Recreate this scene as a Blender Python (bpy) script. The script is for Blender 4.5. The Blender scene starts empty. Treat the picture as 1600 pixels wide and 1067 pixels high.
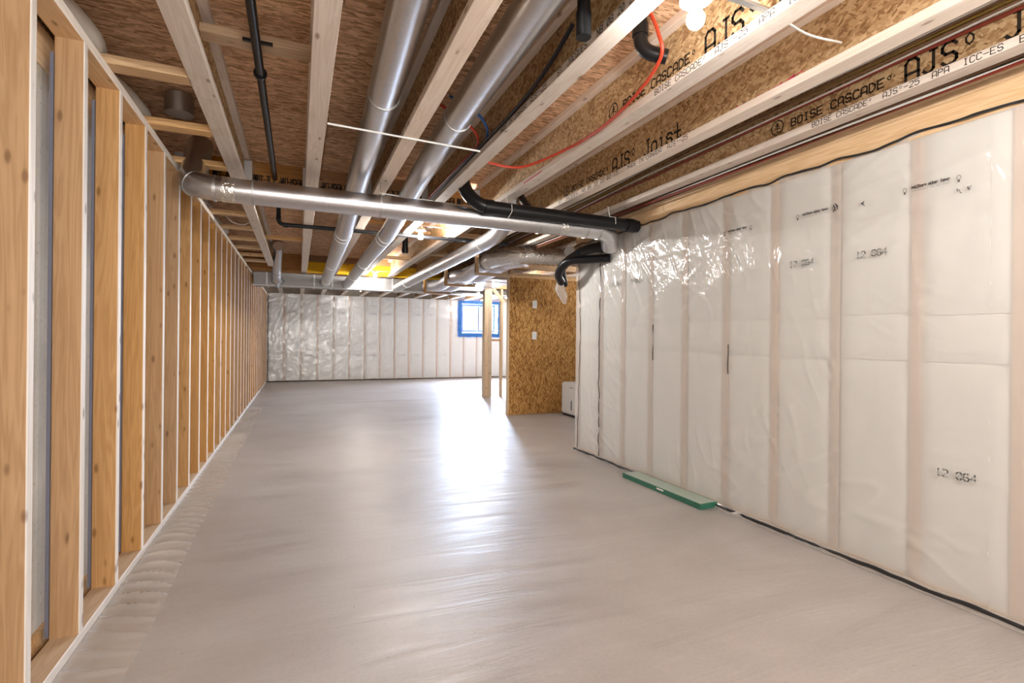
import bpy, bmesh, math, random
from mathutils import Vector, Matrix, noise as mn
random.seed(7)
R = math.radians
SC = bpy.context.scene
COL = SC.collection

# ------------------------------------------------------------ camera
F = 800.0                      # focal length in pixels (1600 wide)
TH = math.atan(334.0 / F)      # camera turned right of +Y
HC = 1.137                     # lens height
cd = bpy.data.cameras.new('camera'); cam = bpy.data.objects.new('camera', cd); COL.objects.link(cam)
cd.sensor_width = 36.0; cd.lens = 18.0; cd.clip_start = 0.05; cd.clip_end = 200; cd.shift_y = -0.002
rho = 0.0095
fw = Vector((math.sin(TH), math.cos(TH), 0)); r0 = Vector((math.cos(TH), -math.sin(TH), 0)); up = Vector((0, 0, 1))
rr = r0 * math.cos(rho) + up * math.sin(rho); uu = up * math.cos(rho) - r0 * math.sin(rho)
cam.matrix_world = Matrix(((rr.x, uu.x, -fw.x, 0), (rr.y, uu.y, -fw.y, 0), (rr.z, uu.z, -fw.z, HC), (0, 0, 0, 1)))
SC.camera = cam

# ------------------------------------------------------------ world, lights, exposure
SC.view_settings.view_transform = 'Standard'; SC.view_settings.look = 'None'
SC.view_settings.gamma = 1.0; SC.view_settings.use_curve_mapping = False
SC.view_settings.exposure = 0.52
SC.cycles.use_denoising = True
SC.cycles.max_bounces = 10; SC.cycles.transparent_max_bounces = 12
SC.cycles.sample_clamp_indirect = 6.0
SC.cycles.caustics_reflective = False; SC.cycles.caustics_refractive = False
w = bpy.data.worlds.new('world'); SC.world = w; w.use_nodes = True
bgn = w.node_tree.nodes['Background']; bgn.inputs[0].default_value = (0.86, 0.93, 1.0, 1); bgn.inputs[1].default_value = 2.2
def area(name, loc, rot, sx, sy, power, col, spread=180):
    l = bpy.data.lights.new(name, 'AREA'); l.shape = 'RECTANGLE'; l.size = sx; l.size_y = sy; l.energy = power; l.color = col
    l.spread = R(spread)
    o = bpy.data.objects.new(name, l); COL.objects.link(o); o.location = loc; o.rotation_euler = rot; return o
# daylight at the far window, and an added fill light at the near end behind the camera
area('window_daylight', (4.93, 14.62, 1.80), (R(-84), 0, 0), 1.3, 1.0, 1250, (0.66, 0.78, 1.0))
area('near_fill_light', (0.95, -3.6, 1.10), (R(106), 0, 0), 3.2, 2.0, 110, (1.0, 0.98, 0.96))
BULB_STRENGTH = 700.0

# ------------------------------------------------------------ helpers
def new_empty(name, loc):
    o = bpy.data.objects.new(name, None); o.location = loc; o.empty_display_size = 0.05; COL.objects.link(o); return o
def thing(name, loc, label, cat, group=None):
    o = new_empty(name, loc); o['label'] = label; o['category'] = cat
    if group: o['group'] = group
    return o
def tag(o, label, cat, group=None):
    o['label'] = label; o['category'] = cat
    if group: o['group'] = group
    return o
def struct(name, loc=(0, 0, 0)):
    o = new_empty(name, loc); o['kind'] = 'structure'; return o
def wloc(o):
    v = Vector(o.location)
    while o.parent: o = o.parent; v += Vector(o.location)
    return v

class MB:
    """collects geometry in world coordinates, builds ONE mesh object"""
    def __init__(s): s.v = []; s.f = []
    def box(s, a, b):
        x0, y0, z0 = a; x1, y1, z1 = b; n = len(s.v)
        s.v += [(x0,y0,z0),(x1,y0,z0),(x1,y1,z0),(x0,y1,z0),(x0,y0,z1),(x1,y0,z1),(x1,y1,z1),(x0,y1,z1)]
        s.f += [(n,n+3,n+2,n+1),(n+4,n+5,n+6,n+7),(n,n+1,n+5,n+4),(n+1,n+2,n+6,n+5),(n+2,n+3,n+7,n+6),(n+3,n,n+4,n+7)]
        return s
    def lum(s, a, b, axis, c=0.003):
        """lumber: box with eased long edges, running along axis 0/1/2"""
        ax = [(1,2,0),(2,0,1),(0,1,2)][axis]
        u0,u1 = a[ax[0]],b[ax[0]]; v0,v1 = a[ax[1]],b[ax[1]]; w0,w1 = a[ax[2]],b[ax[2]]
        pr = [(u0+c,v0),(u1-c,v0),(u1,v0+c),(u1,v1-c),(u1-c,v1),(u0+c,v1),(u0,v1-c),(u0,v0+c)]
        n = len(s.v)
        for ww in (w0, w1):
            for (u, v) in pr:
                p = [0,0,0]; p[ax[0]] = u; p[ax[1]] = v; p[ax[2]] = ww; s.v.append(tuple(p))
        for i in range(8):
            j = (i+1) % 8; s.f.append((n+i, n+j, n+8+j, n+8+i))
        s.f.append(tuple(n+i for i in range(7,-1,-1))); s.f.append(tuple(n+8+i for i in range(8)))
        return s
    def tube(s, pts, rad, n=16, caps=True, radf=None):
        pts = [Vector(p) for p in pts]; k = len(pts)
        tang = []
        for i in range(k):
            t = (pts[min(i+1,k-1)] - pts[max(i-1,0)]); tang.append(t.normalized())
        ref = Vector((0,0,1)) if abs(tang[0].z) < 0.9 else Vector((1,0,0))
        u = tang[0].cross(ref).normalized(); base = len(s.v)
        for i in range(k):
            u = (u - tang[i] * u.dot(tang[i])).normalized(); v = tang[i].cross(u)
            for j in range(n):
                a = 2*math.pi*j/n
                r_ = rad if radf is None else rad * radf(i, a)
                # mitre compensation
                s.v.append(tuple(pts[i] + (u*math.cos(a) + v*math.sin(a)) * r_))
        for i in range(k-1):
            for j in range(n):
                j2 = (j+1) % n
                s.f.append((base+i*n+j, base+i*n+j2, base+(i+1)*n+j2, base+(i+1)*n+j))
        if caps:
            s.f.append(tuple(base+j for j in range(n-1,-1,-1))); s.f.append(tuple(base+(k-1)*n+j for j in range(n)))
        return s
    def grid(s, fn, nu, nv):
        n = len(s.v)
        for i in range(nu+1):
            for j in range(nv+1): s.v.append(tuple(fn(i/nu, j/nv)))
        for i in range(nu):
            for j in range(nv):
                a = n+i*(nv+1)+j; s.f.append((a, a+nv+1, a+nv+2, a+1))
        return s
    def build(s, name, mat, parent=None, smooth=False, loc=None):
        base = wloc(parent) if parent else Vector(loc if loc else (0,0,0))
        me = bpy.data.meshes.new(name)
        me.from_pydata([tuple(Vector(v)-base) for v in s.v], [], s.f); me.validate()
        bm = bmesh.new(); bm.from_mesh(me); bmesh.ops.recalc_face_normals(bm, faces=bm.faces); bm.to_mesh(me); bm.free()
        if smooth:
            for p in me.polygons: p.use_smooth = True
            me.set_sharp_from_angle(angle=R(40))
        me.materials.append(mat)
        o = bpy.data.objects.new(name, me); COL.objects.link(o)
        if parent: o.parent = parent
        elif loc: o.location = loc
        return o

def paint_lit_edge(o, m):  # second slot: bright light on the front faces, painted as a paler colour
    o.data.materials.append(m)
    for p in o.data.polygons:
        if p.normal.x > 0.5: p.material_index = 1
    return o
def fillet(pts, r, seg=6):
    pts = [Vector(p) for p in pts]; out = [pts[0]]
    for i in range(1, len(pts)-1):
        a, b, c = pts[i-1], pts[i], pts[i+1]
        d1 = (a-b); d2 = (c-b); rr_ = min(r, d1.length*0.49, d2.length*0.49)
        p1 = b + d1.normalized()*rr_; p2 = b + d2.normalized()*rr_
        for k in range(seg+1):
            t = k/seg; out.append(p1*(1-t)**2 + b*2*t*(1-t) + p2*t*t)
    out.append(pts[-1]); return out
def densify(pts, step):
    out = []
    for a, b in zip(pts, pts[1:]):
        a = Vector(a); b = Vector(b); n = max(1, int((b-a).length/step))
        for i in range(n): out.append(a.lerp(b, i/n))
    out.append(Vector(pts[-1])); return out
def spline(pts, n=8):
    P = [Vector(p) for p in pts]; P = [P[0]*2-P[1]] + P + [P[-1]*2-P[-2]]; out = []
    for i in range(1, len(P)-2):
        for k in range(n):
            t = k/n
            out.append(0.5*((2*P[i]) + (P[i+1]-P[i-1])*t + (2*P[i-1]-5*P[i]+4*P[i+1]-P[i+2])*t*t + (3*P[i]-P[i-1]-3*P[i+1]+P[i+2])*t**3))
    out.append(P[-2]); return out
def ring(c, axis, r, L, n=24):
    c = Vector(c); a = Vector(axis).normalized()
    return MB().tube([c-a*L/2, c+a*L/2], r, n)

# ------------------------------------------------------------ materials
def mat(name):
    m = bpy.data.materials.new(name); m.use_nodes = True; nt = m.node_tree
    b = nt.nodes['Principled BSDF']; return m, nt, b
def N(nt, t, **kw):
    n = nt.nodes.new(t)
    for k, v in kw.items():
        if k in ('operation','blend_type','data_type','feature','voronoi_dimensions','noise_dimensions','distance','interpolation_type','wave_type','bands_direction'): setattr(n, k, v)
        else: n.inputs[k].default_value = v
    return n
def L(nt, a, b): nt.links.new(a, b)
def ramp(nt, fac, stops):
    r = nt.nodes.new('ShaderNodeValToRGB'); e = r.color_ramp.elements
    while len(e) < len(stops): e.new(0.5)
    for i, (p, c) in enumerate(stops): e[i].position = p; e[i].color = (*c, 1)
    L(nt, fac, r.inputs[0]); return r.outputs[0]
def math_(nt, op, a, b=None, clamp=False):
    n = nt.nodes.new('ShaderNodeMath'); n.operation = op; n.use_clamp = clamp
    for i, x in enumerate((a, b)):
        if x is None: continue
        if isinstance(x, (int, float)): n.inputs[i].default_value = x
        else: L(nt, x, n.inputs[i])
    return n.outputs[0]
def mixc(nt, fac, a, b, mode='MIX'):
    n = nt.nodes.new('ShaderNodeMix'); n.data_type = 'RGBA'; n.blend_type = mode
    for i, x in ((0, fac), (6, a), (7, b)):
        if isinstance(x, (int, float)): n.inputs[i].default_value = x
        elif isinstance(x, tuple): n.inputs[i].default_value = (*x, 1)
        else: L(nt, x, n.inputs[i])
    return n.outputs[2]
def coords(nt, scale, rot=(0,0,0), rnd=True):
    tc = nt.nodes.new('ShaderNodeTexCoord'); mp = nt.nodes.new('ShaderNodeMapping')
    mp.inputs['Scale'].default_value = scale; mp.inputs['Rotation'].default_value = rot
    if rnd:
        oi = nt.nodes.new('ShaderNodeObjectInfo')
        va = nt.nodes.new('ShaderNodeVectorMath'); va.operation = 'ADD'
        k = nt.nodes.new('ShaderNodeVectorMath'); k.operation = 'SCALE'; k.inputs[0].default_value = (37.0, 51.0, 23.0)
        L(nt, oi.outputs['Random'], k.inputs['Scale']); L(nt, tc.outputs['Object'], va.inputs[0]); L(nt, k.outputs[0], va.inputs[1])
        L(nt, va.outputs[0], mp.inputs[0])
    else: L(nt, tc.outputs['Object'], mp.inputs[0])
    return mp.outputs[0]
def bump(nt, b, h, strength, dist=0.01):
    bn = nt.nodes.new('ShaderNodeBump'); bn.inputs['Strength'].default_value = strength; bn.inputs['Distance'].default_value = dist
    L(nt, h, bn.inputs['Height']); L(nt, bn.outputs[0], b.inputs['Normal'] if 'Normal' in b.inputs else b)

def lumber(name, axis, light, dark, knot=(0.16, 0.07, 0.025), stain=0.0):
    m, nt, b = mat(name)
    s1 = [16, 16, 16]; s1[axis] = 0.9; s2 = [26, 26, 26]; s2[axis] = 10.0; s3 = [90, 90, 90]; s3[axis] = 3
    c1 = coords(nt, s1)
    n1 = N(nt, 'ShaderNodeTexNoise', Scale=1.0, Detail=3.0, Distortion=1.4); L(nt, c1, n1.inputs[0])
    wv = math_(nt, 'SINE', math_(nt, 'MULTIPLY', n1.outputs[0], 42.0))
    wv = math_(nt, 'ADD', math_(nt, 'MULTIPLY', wv, 0.5), 0.5)
    n3 = N(nt, 'ShaderNodeTexNoise', Scale=1.0, Detail=2.0); L(nt, coords(nt, s3), n3.inputs[0])
    g = math_(nt, 'ADD', math_(nt, 'MULTIPLY', wv, 0.35), math_(nt, 'MULTIPLY', n3.outputs[0], 0.6))
    col = ramp(nt, g, [(0.15, dark), (0.75, light)])
    vo = N(nt, 'ShaderNodeTexVoronoi', Scale=1.0); L(nt, coords(nt, s2), vo.inputs[0])
    # big cells, so only a few knots show
    kn = ramp(nt, vo.outputs['Distance'], [(0.12, (1,1,1)), (0.27, (0,0,0))])
    sep = nt.nodes.new('ShaderNodeSeparateColor'); L(nt, vo.outputs['Color'], sep.inputs[0])
    kn = math_(nt, 'MULTIPLY', kn, math_(nt, 'GREATER_THAN', sep.outputs[0], 0.80))
    col = mixc(nt, math_(nt, 'MULTIPLY', kn, 0.8), col, knot)
    halo = ramp(nt, vo.outputs['Distance'], [(0.12, (1,1,1)), (0.5, (0,0,0))])
    halo = math_(nt, 'MULTIPLY', halo, math_(nt, 'GREATER_THAN', sep.outputs[0], 0.80))
    col = mixc(nt, math_(nt, 'MULTIPLY', halo, 0.25), col, dark)
    oi = nt.nodes.new('ShaderNodeObjectInfo')
    hs = nt.nodes.new('ShaderNodeHueSaturation'); L(nt, col, hs.inputs['Color'])
    L(nt, math_(nt, 'ADD', math_(nt, 'MULTIPLY', oi.outputs['Random'], 0.26), 0.86), hs.inputs['Value'])
    L(nt, math_(nt, 'ADD', math_(nt, 'MULTIPLY', oi.outputs['Random'], 0.3), 0.85), hs.inputs['Saturation'])
    out = hs.outputs[0]
    if stain:
        n4 = N(nt, 'ShaderNodeTexNoise', Scale=5.0, Detail=6.0, Roughness=0.7); L(nt, coords(nt, (1, 1, 1)), n4.inputs[0])
        st = ramp(nt, n4.outputs[0], [(0.56, (0,0,0)), (0.72, (1,1,1))])
        out = mixc(nt, math_(nt, 'MULTIPLY', st, stain), out, (0.30, 0.19, 0.10))
    L(nt, out, b.inputs['Base Color']); b.inputs['Roughness'].default_value = 0.62; b.inputs['Specular IOR Level'].default_value = 0.25
    bump(nt, b, n3.outputs[0], 0.12, 0.002)
    return m
def osb(name, scl, tone=1.0, rots=(0.15, -0.35), plane='XY', dark=(0.17,0.085,0.035), mid=(0.40,0.24,0.11), light=(0.66,0.45,0.24)):
    m, nt, b = mat(name)
    vals = []
    for k, rt in enumerate(rots):
        rot = {'XY': (0,0,rt), 'YZ': (rt,0,0), 'XZ': (0,rt,0)}[plane]
        # mild warp so that strand edges are ragged
        tc = coords(nt, (1,1,1), rot)
        nz = N(nt, 'ShaderNodeTexNoise', Scale=22.0, Detail=2.0); L(nt, tc, nz.inputs[0])
        sc_ = nt.nodes.new('ShaderNodeVectorMath'); sc_.operation = 'SCALE'; sc_.inputs['Scale'].default_value = 0.02
        sb = nt.nodes.new('ShaderNodeVectorMath'); sb.operation = 'ADD'
        L(nt, nz.outputs['Color'], sc_.inputs[0]); L(nt, tc, sb.inputs[0]); L(nt, sc_.outputs[0], sb.inputs[1])
        mp = nt.nodes.new('ShaderNodeMapping'); mp.inputs['Scale'].default_value = scl; mp.inputs['Location'].default_value = (k*3.3, k*1.7, k*5.1)
        L(nt, sb.outputs[0], mp.inputs[0])
        vo = N(nt, 'ShaderNodeTexVoronoi', Scale=1.0); L(nt, mp.outputs[0], vo.inputs[0])
        sp = nt.nodes.new('ShaderNodeSeparateColor'); L(nt, vo.outputs['Color'], sp.inputs[0]); vals.append((sp.outputs[0], sp.outputs[1]))
    pick = math_(nt, 'GREATER_THAN', vals[0][1], 0.5)
    v = nt.nodes.new('ShaderNodeMix'); L(nt, pick, v.inputs[0]); L(nt, vals[0][0], v.inputs[2]); L(nt, vals[1][0], v.inputs[3])
    n2 = N(nt, 'ShaderNodeTexNoise', Scale=1.0, Detail=4.0, Roughness=0.7); L(nt, coords(nt, tuple(x*2.2 for x in scl)), n2.inputs[0])
    n3 = N(nt, 'ShaderNodeTexNoise', Scale=1.6, Detail=2.0); L(nt, coords(nt, (1,1,1)), n3.inputs[0])
    g = math_(nt, 'ADD', math_(nt, 'MULTIPLY', v.outputs[0], 0.55), math_(nt, 'MULTIPLY', n2.outputs[0], 0.45))
    g = math_(nt, 'ADD', g, math_(nt, 'MULTIPLY', math_(nt, 'SUBTRACT', n3.outputs[0], 0.5), 0.35))
    t = tone
    col = ramp(nt, g, [(0.16, tuple(c*t for c in dark)), (0.42, tuple(c*t for c in mid)), (0.8, tuple(c*t for c in light))])
    L(nt, col, b.inputs['Base Color']); b.inputs['Roughness'].default_value = 0.68; b.inputs['Specular IOR Level'].default_value = 0.2
    bump(nt, b, g, 0.25, 0.003)
    return m
def plain(name, col, rough=0.5, metal=0.0, spec=0.5, emis=None, var=0.06, vs=20.0):
    m, nt, b = mat(name)
    n = N(nt, 'ShaderNodeTexNoise', Scale=vs, Detail=3.0); L(nt, coords(nt, (1,1,1)), n.inputs[0])
    c = mixc(nt, n.outputs[0], tuple(x*(1-var) for x in col), tuple(min(1, x*(1+var)) for x in col))
    L(nt, c, b.inputs['Base Color']); b.inputs['Roughness'].default_value = rough; b.inputs['Metallic'].default_value = metal
    b.inputs['Specular IOR Level'].default_value = spec
    if emis:
        b.inputs['Emission Color'].default_value = (*emis[0], 1); b.inputs['Emission Strength'].default_value = emis[1]
    return m
def metal(name, col, rough, bscale=0, bstr=0.0, spangle=0.25):
    m, nt, b = mat(name)
    v = N(nt, 'ShaderNodeTexVoronoi', Scale=70.0); L(nt, coords(nt, (1,1,1)), v.inputs[0])
    sp = nt.nodes.new('ShaderNodeSeparateColor'); L(nt, v.outputs['Color'], sp.inputs[0])
    n = N(nt, 'ShaderNodeTexNoise', Scale=5.0, Detail=4.0); L(nt, coords(nt, (1,1,1)), n.inputs[0])
    c = mixc(nt, sp.outputs[0], tuple(x*(1-spangle*0.3) for x in col), col)
    L(nt, c, b.inputs['Base Color']); b.inputs['Metallic'].default_value = 1.0
    L(nt, math_(nt, 'ADD', rough-0.06, math_(nt, 'MULTIPLY', n.outputs[0], 0.14)), b.inputs['Roughness'])
    if bscale:
        n2 = N(nt, 'ShaderNodeTexNoise', Scale=bscale, Detail=4.0); L(nt, coords(nt, (1,1,1)), n2.inputs[0])
        bump(nt, b, n2.outputs[0], bstr, 0.01)
    return m
def facing(nt, nrm=None):
    lw = nt.nodes.new('ShaderNodeLayerWeight')
    if nrm: L(nt, nrm, lw.inputs['Normal'])
    return math_(nt, 'ADD', 0.075, math_(nt, 'MULTIPLY', math_(nt, 'POWER', lw.outputs['Facing'], 5.0), 0.75))
def poly_film(name, white=0.35, rough=0.1, tint=(0.93,0.93,0.92), bs=7.0, bstr=0.25, axis_scale=(1,1,1)):
    m = bpy.data.materials.new(name); m.use_nodes = True; nt = m.node_tree; nt.nodes.clear()
    o = nt.nodes.new('ShaderNodeOutputMaterial')
    t = nt.nodes.new('ShaderNodeBsdfTransparent'); t.inputs[0].default_value = (0.97,0.97,0.97,1)
    d = nt.nodes.new('ShaderNodeBsdfDiffuse'); d.inputs[0].default_value = (*tint, 1)
    g = nt.nodes.new('ShaderNodeBsdfGlossy'); g.inputs['Roughness'].default_value = rough
    n = N(nt, 'ShaderNodeTexNoise', Scale=bs, Detail=5.0, Roughness=0.55, Distortion=0.8); L(nt, coords(nt, axis_scale, rnd=False), n.inputs[0])
    bn = nt.nodes.new('ShaderNodeBump'); bn.inputs['Strength'].default_value = bstr; bn.inputs['Distance'].default_value = 0.02
    L(nt, n.outputs[0], bn.inputs['Height']); L(nt, bn.outputs[0], g.inputs['Normal'])
    fr = facing(nt, bn.outputs[0])
    m1 = nt.nodes.new('ShaderNodeMixShader'); m1.inputs[0].default_value = white; L(nt, t.outputs[0], m1.inputs[1]); L(nt, d.outputs[0], m1.inputs[2])
    m2 = nt.nodes.new('ShaderNodeMixShader'); L(nt, fr, m2.inputs[0]); L(nt, m1.outputs[0], m2.inputs[1]); L(nt, g.outputs[0], m2.inputs[2])
    L(nt, m2.outputs[0], o.inputs[0]); return m
def concrete_floor():
    m, nt, b = mat('concrete_floor')
    n1 = N(nt, 'ShaderNodeTexNoise', Scale=0.9, Detail=6.0, Roughness=0.6, Distortion=0.6); L(nt, coords(nt, (1,1,1), rnd=False), n1.inputs[0])
    n2 = N(nt, 'ShaderNodeTexNoise', Scale=1.0, Detail=5.0, Roughness=0.65, Distortion=1.0); L(nt, coords(nt, (0.8, 5.5, 1), (0,0,0.12), rnd=False), n2.inputs[0])
    n3 = N(nt, 'ShaderNodeTexNoise', Scale=60.0, Detail=4.0, Roughness=0.7); L(nt, coords(nt, (1,1,1), rnd=False), n3.inputs[0])
    g = math_(nt, 'ADD', math_(nt, 'MULTIPLY', n1.outputs[0], 0.5), math_(nt, 'ADD', math_(nt, 'MULTIPLY', n2.outputs[0], 0.3), math_(nt, 'MULTIPLY', n3.outputs[0], 0.2)))
    col = ramp(nt, g, [(0.30, (0.34,0.305,0.285)), (0.5, (0.45,0.412,0.39)), (0.70, (0.57,0.535,0.515))])
    v = N(nt, 'ShaderNodeTexNoise', Scale=38.0, Detail=1.0); L(nt, coords(nt, (1,1,1), rnd=False), v.inputs[0])
    sp = ramp(nt, v.outputs[0], [(0.755, (0,0,0)), (0.79, (1,1,1))])
    col = mixc(nt, math_(nt, 'MULTIPLY', sp, 0.45), col, (0.2,0.16,0.13))
    L(nt, col, b.inputs['Base Color'])
    L(nt, math_(nt, 'ADD', 0.16, math_(nt, 'MULTIPLY', n2.outputs[0], 0.55)), b.inputs['Roughness'])
    b.inputs['Specular IOR Level'].default_value = 0.5
    bump(nt, b, math_(nt, 'ADD', math_(nt, 'MULTIPLY', n2.outputs[0], 1.0), math_(nt, 'MULTIPLY', n3.outputs[0], 0.04)), 0.42, 0.012)
    return m
def concrete_wall():
    m, nt, b = mat('concrete_wall')
    n1 = N(nt, 'ShaderNodeTexNoise', Scale=3.0, Detail=8.0, Roughness=0.7); L(nt, coords(nt, (1,1,1), rnd=False), n1.inputs[0])
    v = N(nt, 'ShaderNodeTexNoise', Scale=55.0, Detail=3.0); L(nt, coords(nt, (1,1,1), rnd=False), v.inputs[0])
    col = ramp(nt, n1.outputs[0], [(0.3, (0.42,0.37,0.30)), (0.7, (0.60,0.54,0.45))])
    sp = ramp(nt, v.outputs[0], [(0.62, (0,0,0)), (0.72, (1,1,1))])
    col = mixc(nt, math_(nt, 'MULTIPLY', sp, 0.5), col, (0.2,0.18,0.15))
    L(nt, col, b.inputs['Base Color']); b.inputs['Roughness'].default_value = 0.85
    bump(nt, b, v.outputs[0], 0.4, 0.004); return m

SL, SD = (0.58,0.345,0.155), (0.44,0.24,0.095)
M = {}
M['stud'] = lumber('pine_stud', 2, SL, SD)
M['plate'] = lumber('pine_plate', 1, (0.74,0.54,0.35), (0.60,0.40,0.23))
M['cross'] = lumber('pine_cross', 0, (0.66,0.45,0.26), (0.52,0.32,0.16))
M['flange'] = lumber('pine_flange', 1, (0.84,0.74,0.65), (0.72,0.60,0.50), stain=0.25)
M['lvl'] = lumber('laminated_veneer', 0, (0.42,0.20,0.055), (0.28,0.12,0.03))
M['lvl_yellow'] = lumber('laminated_veneer_coated', 0, (0.85,0.52,0.06), (0.62,0.34,0.04))
M['pale_stud'] = lumber('pale_stud', 2, (0.78,0.63,0.45), (0.65,0.48,0.31))
M['edge'] = lumber('lit_edge_stud', 2, (0.86,0.80,0.74), (0.74,0.66,0.58))  # same pine as the studs, lightened to paint in the light on their fronts
M['edge_y'] = lumber('lit_edge_plate', 1, (0.86,0.80,0.74), (0.74,0.66,0.58))  # same painted-in light for the plate fronts
M['pink_stud'] = lumber('insulated_stud', 2, (0.74,0.53,0.38), (0.62,0.42,0.29))
M['subfloor'] = osb('osb_subfloor', (19, 88, 30), 1.75, (0.1, -0.22), 'XY', dark=(0.17,0.085,0.04), mid=(0.36,0.215,0.125), light=(0.56,0.38,0.24))
M['web'] = osb('osb_web', (20, 36, 88), 0.95, (0.5, -0.6), 'YZ', dark=(0.22,0.12,0.05), mid=(0.48,0.30,0.15), light=(0.74,0.55,0.32))
M['osbwall'] = osb('osb_wall', (120, 30, 19), 0.85, (0.3, -0.4), 'XZ', dark=(0.12,0.04,0.01), mid=(0.40,0.185,0.045), light=(0.80,0.47,0.17))
M['galv'] = metal('galvanised_steel', (0.66,0.66,0.68), 0.30)
M['trunk'] = metal('trunk_steel', (0.30,0.29,0.285), 0.45)
M['galv_dull'] = metal('galvanised_dull', (0.55,0.55,0.55), 0.42)
M['foil'] = metal('foil_wrap', (0.74,0.73,0.70), 0.22, 45.0, 1.0)
M['silver_wrap'] = metal('silver_sleeve', (0.80,0.80,0.84), 0.45, 14.0, 0.35)
M['abs'] = plain('black_abs', (0.008,0.008,0.009), 0.33, spec=0.3)
M['rubber'] = plain('black_sealant', (0.02,0.02,0.022), 0.35)
M['ink'] = plain('stencil_ink', (0.035,0.028,0.022), 0.8, spec=0.1)
M['inkgrey'] = plain('faded_ink', (0.42,0.41,0.39), 0.8, spec=0.1)
M['inkfilm'] = plain('film_ink', (0.10,0.09,0.085), 0.6, spec=0.2)
M['pink'] = plain('pink_chalk', (0.75,0.06,0.16), 0.8, spec=0.1)
M['white'] = plain('white_plastic', (0.82,0.82,0.81), 0.35)
M['cable_w'] = plain('white_cable', (0.70,0.68,0.64), 0.5)
M['cable_b'] = plain('brown_shade_cable', (0.22,0.13,0.07), 0.5)
M['cable_y'] = plain('yellow_cable', (0.45,0.32,0.08), 0.5)
M['cable_k'] = plain('black_cable', (0.02,0.02,0.025), 0.45)
M['pexr'] = plain('red_tubing', (0.50,0.05,0.02), 0.35)
M['red_dark'] = plain('dark_red_tubing', (0.20,0.03,0.015), 0.4)
M['pexb'] = plain('blue_tubing', (0.04,0.11,0.30), 0.35)
M['gasket'] = plain('blue_grey_foam', (0.17,0.18,0.24), 0.7)
M['batt'] = plain('white_insulation', (0.88,0.87,0.83), 0.95, spec=0.05, var=0.07, vs=9.0)
M['batt_bag'] = plain('bagged_fibreglass', (0.66,0.62,0.55), 0.6, var=0.15, vs=12)
M['film'] = poly_film('vapour_film', 0.44, 0.10, (0.90,0.88,0.85), bs=6.0, bstr=0.8, axis_scale=(1,1,0.6))
M['film_back'] = poly_film('vapour_film_far', 0.25, 0.12, bs=6.0, bstr=0.8, axis_scale=(1,1,0.7))
M['film_floor'] = poly_film('vapour_film_floor', 0.34, 0.13, (0.93,0.86,0.80), bs=9.0, bstr=0.2)
M['tape'] = plain('blue_tape', (0.01,0.11,0.36), 0.5, var=0.4, vs=30)
M['floor'] = concrete_floor()
M['conc'] = concrete_wall()
M['glassgreen'] = None
M['dark'] = plain('dark_gap', (0.03,0.025,0.02), 0.9)
M['frame'] = plain('window_vinyl', (0.75,0.77,0.80), 0.35)
M['sash'] = plain('window_sash', (0.10,0.13,0.20), 0.4)
M['bulb'] = plain('lit_bulb', (1,1,1), 0.3, emis=((1.0, 0.97, 0.93), BULB_STRENGTH))
M['bulb_dim'] = plain('lit_bulb_dim', (1,1,1), 0.3, emis=((1.0, 0.97, 0.93), BULB_STRENGTH*0.45))
M['bulb_fill'] = plain('lit_bulb_fill', (1,1,1), 0.3, emis=((1.0, 0.97, 0.93), BULB_STRENGTH*1.1))  # for the unseen fill bulb beside the camera
M['bulb_hot'] = plain('lit_bulb_bright', (1,1,1), 0.3, emis=((1.0, 0.97, 0.93), BULB_STRENGTH*3.1))
M['label_white'] = plain('paper_label', (0.75,0.75,0.72), 0.5)
def glassy(name, col, mixf):
    m = bpy.data.materials.new(name); m.use_nodes = True; nt = m.node_tree; nt.nodes.clear()
    o = nt.nodes.new('ShaderNodeOutputMaterial'); t = nt.nodes.new('ShaderNodeBsdfTransparent'); t.inputs[0].default_value = (*col, 1)
    g = nt.nodes.new('ShaderNodeBsdfGlossy'); g.inputs['Roughness'].default_value = 0.05
    d = nt.nodes.new('ShaderNodeBsdfDiffuse'); d.inputs[0].default_value = (*col, 1)
    fr = facing(nt)
    a = nt.nodes.new('ShaderNodeMixShader'); a.inputs[0].default_value = mixf; L(nt, t.outputs[0], a.inputs[1]); L(nt, d.outputs[0], a.inputs[2])
    b = nt.nodes.new('ShaderNodeMixShader'); L(nt, fr, b.inputs[0]); L(nt, a.outputs[0], b.inputs[1]); L(nt, g.outputs[0], b.inputs[2])
    L(nt, b.outputs[0], o.inputs[0]); return m
M['pane'] = glassy('window_glass', (0.95,0.98,1.0), 0.0)
M['sheetglass'] = glassy('sheet_glass', (0.74,0.84,0.74), 0.55)
M['glassedge'] = plain('green_glass_edge', (0.03,0.16,0.10), 0.15, spec=0.7, var=0.3, vs=40)
M['well'] = plain('window_well', (0.85,0.88,0.90), 0.8)

# ------------------------------------------------------------ key sizes
H = HC + 1.12                  # underside of the joists
TOP = H + 0.302                # underside of the subfloor
JX = [-0.405 + 0.4877*k for k in range(14)]
XL = -0.733                    # face of the left stud wall
XR = 2.662                     # face of the right poly wall
YB = 14.28                     # far wall
YN = -4.0                      # near end, behind the camera
YC = 4.65                      # far end of the right wall
YO = 7.07                      # OSB wall

# ------------------------------------------------------------ floor
fl = MB().box((-1.05, YN, -0.12), (7.4, YB+0.3, 0.0)).build('floor', M['floor']); fl['kind'] = 'structure'
MB().box((XL, 9.418, 0.0), (7.3, 9.424, 0.0008)).build('control_joint', M['dark'], fl)

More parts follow.
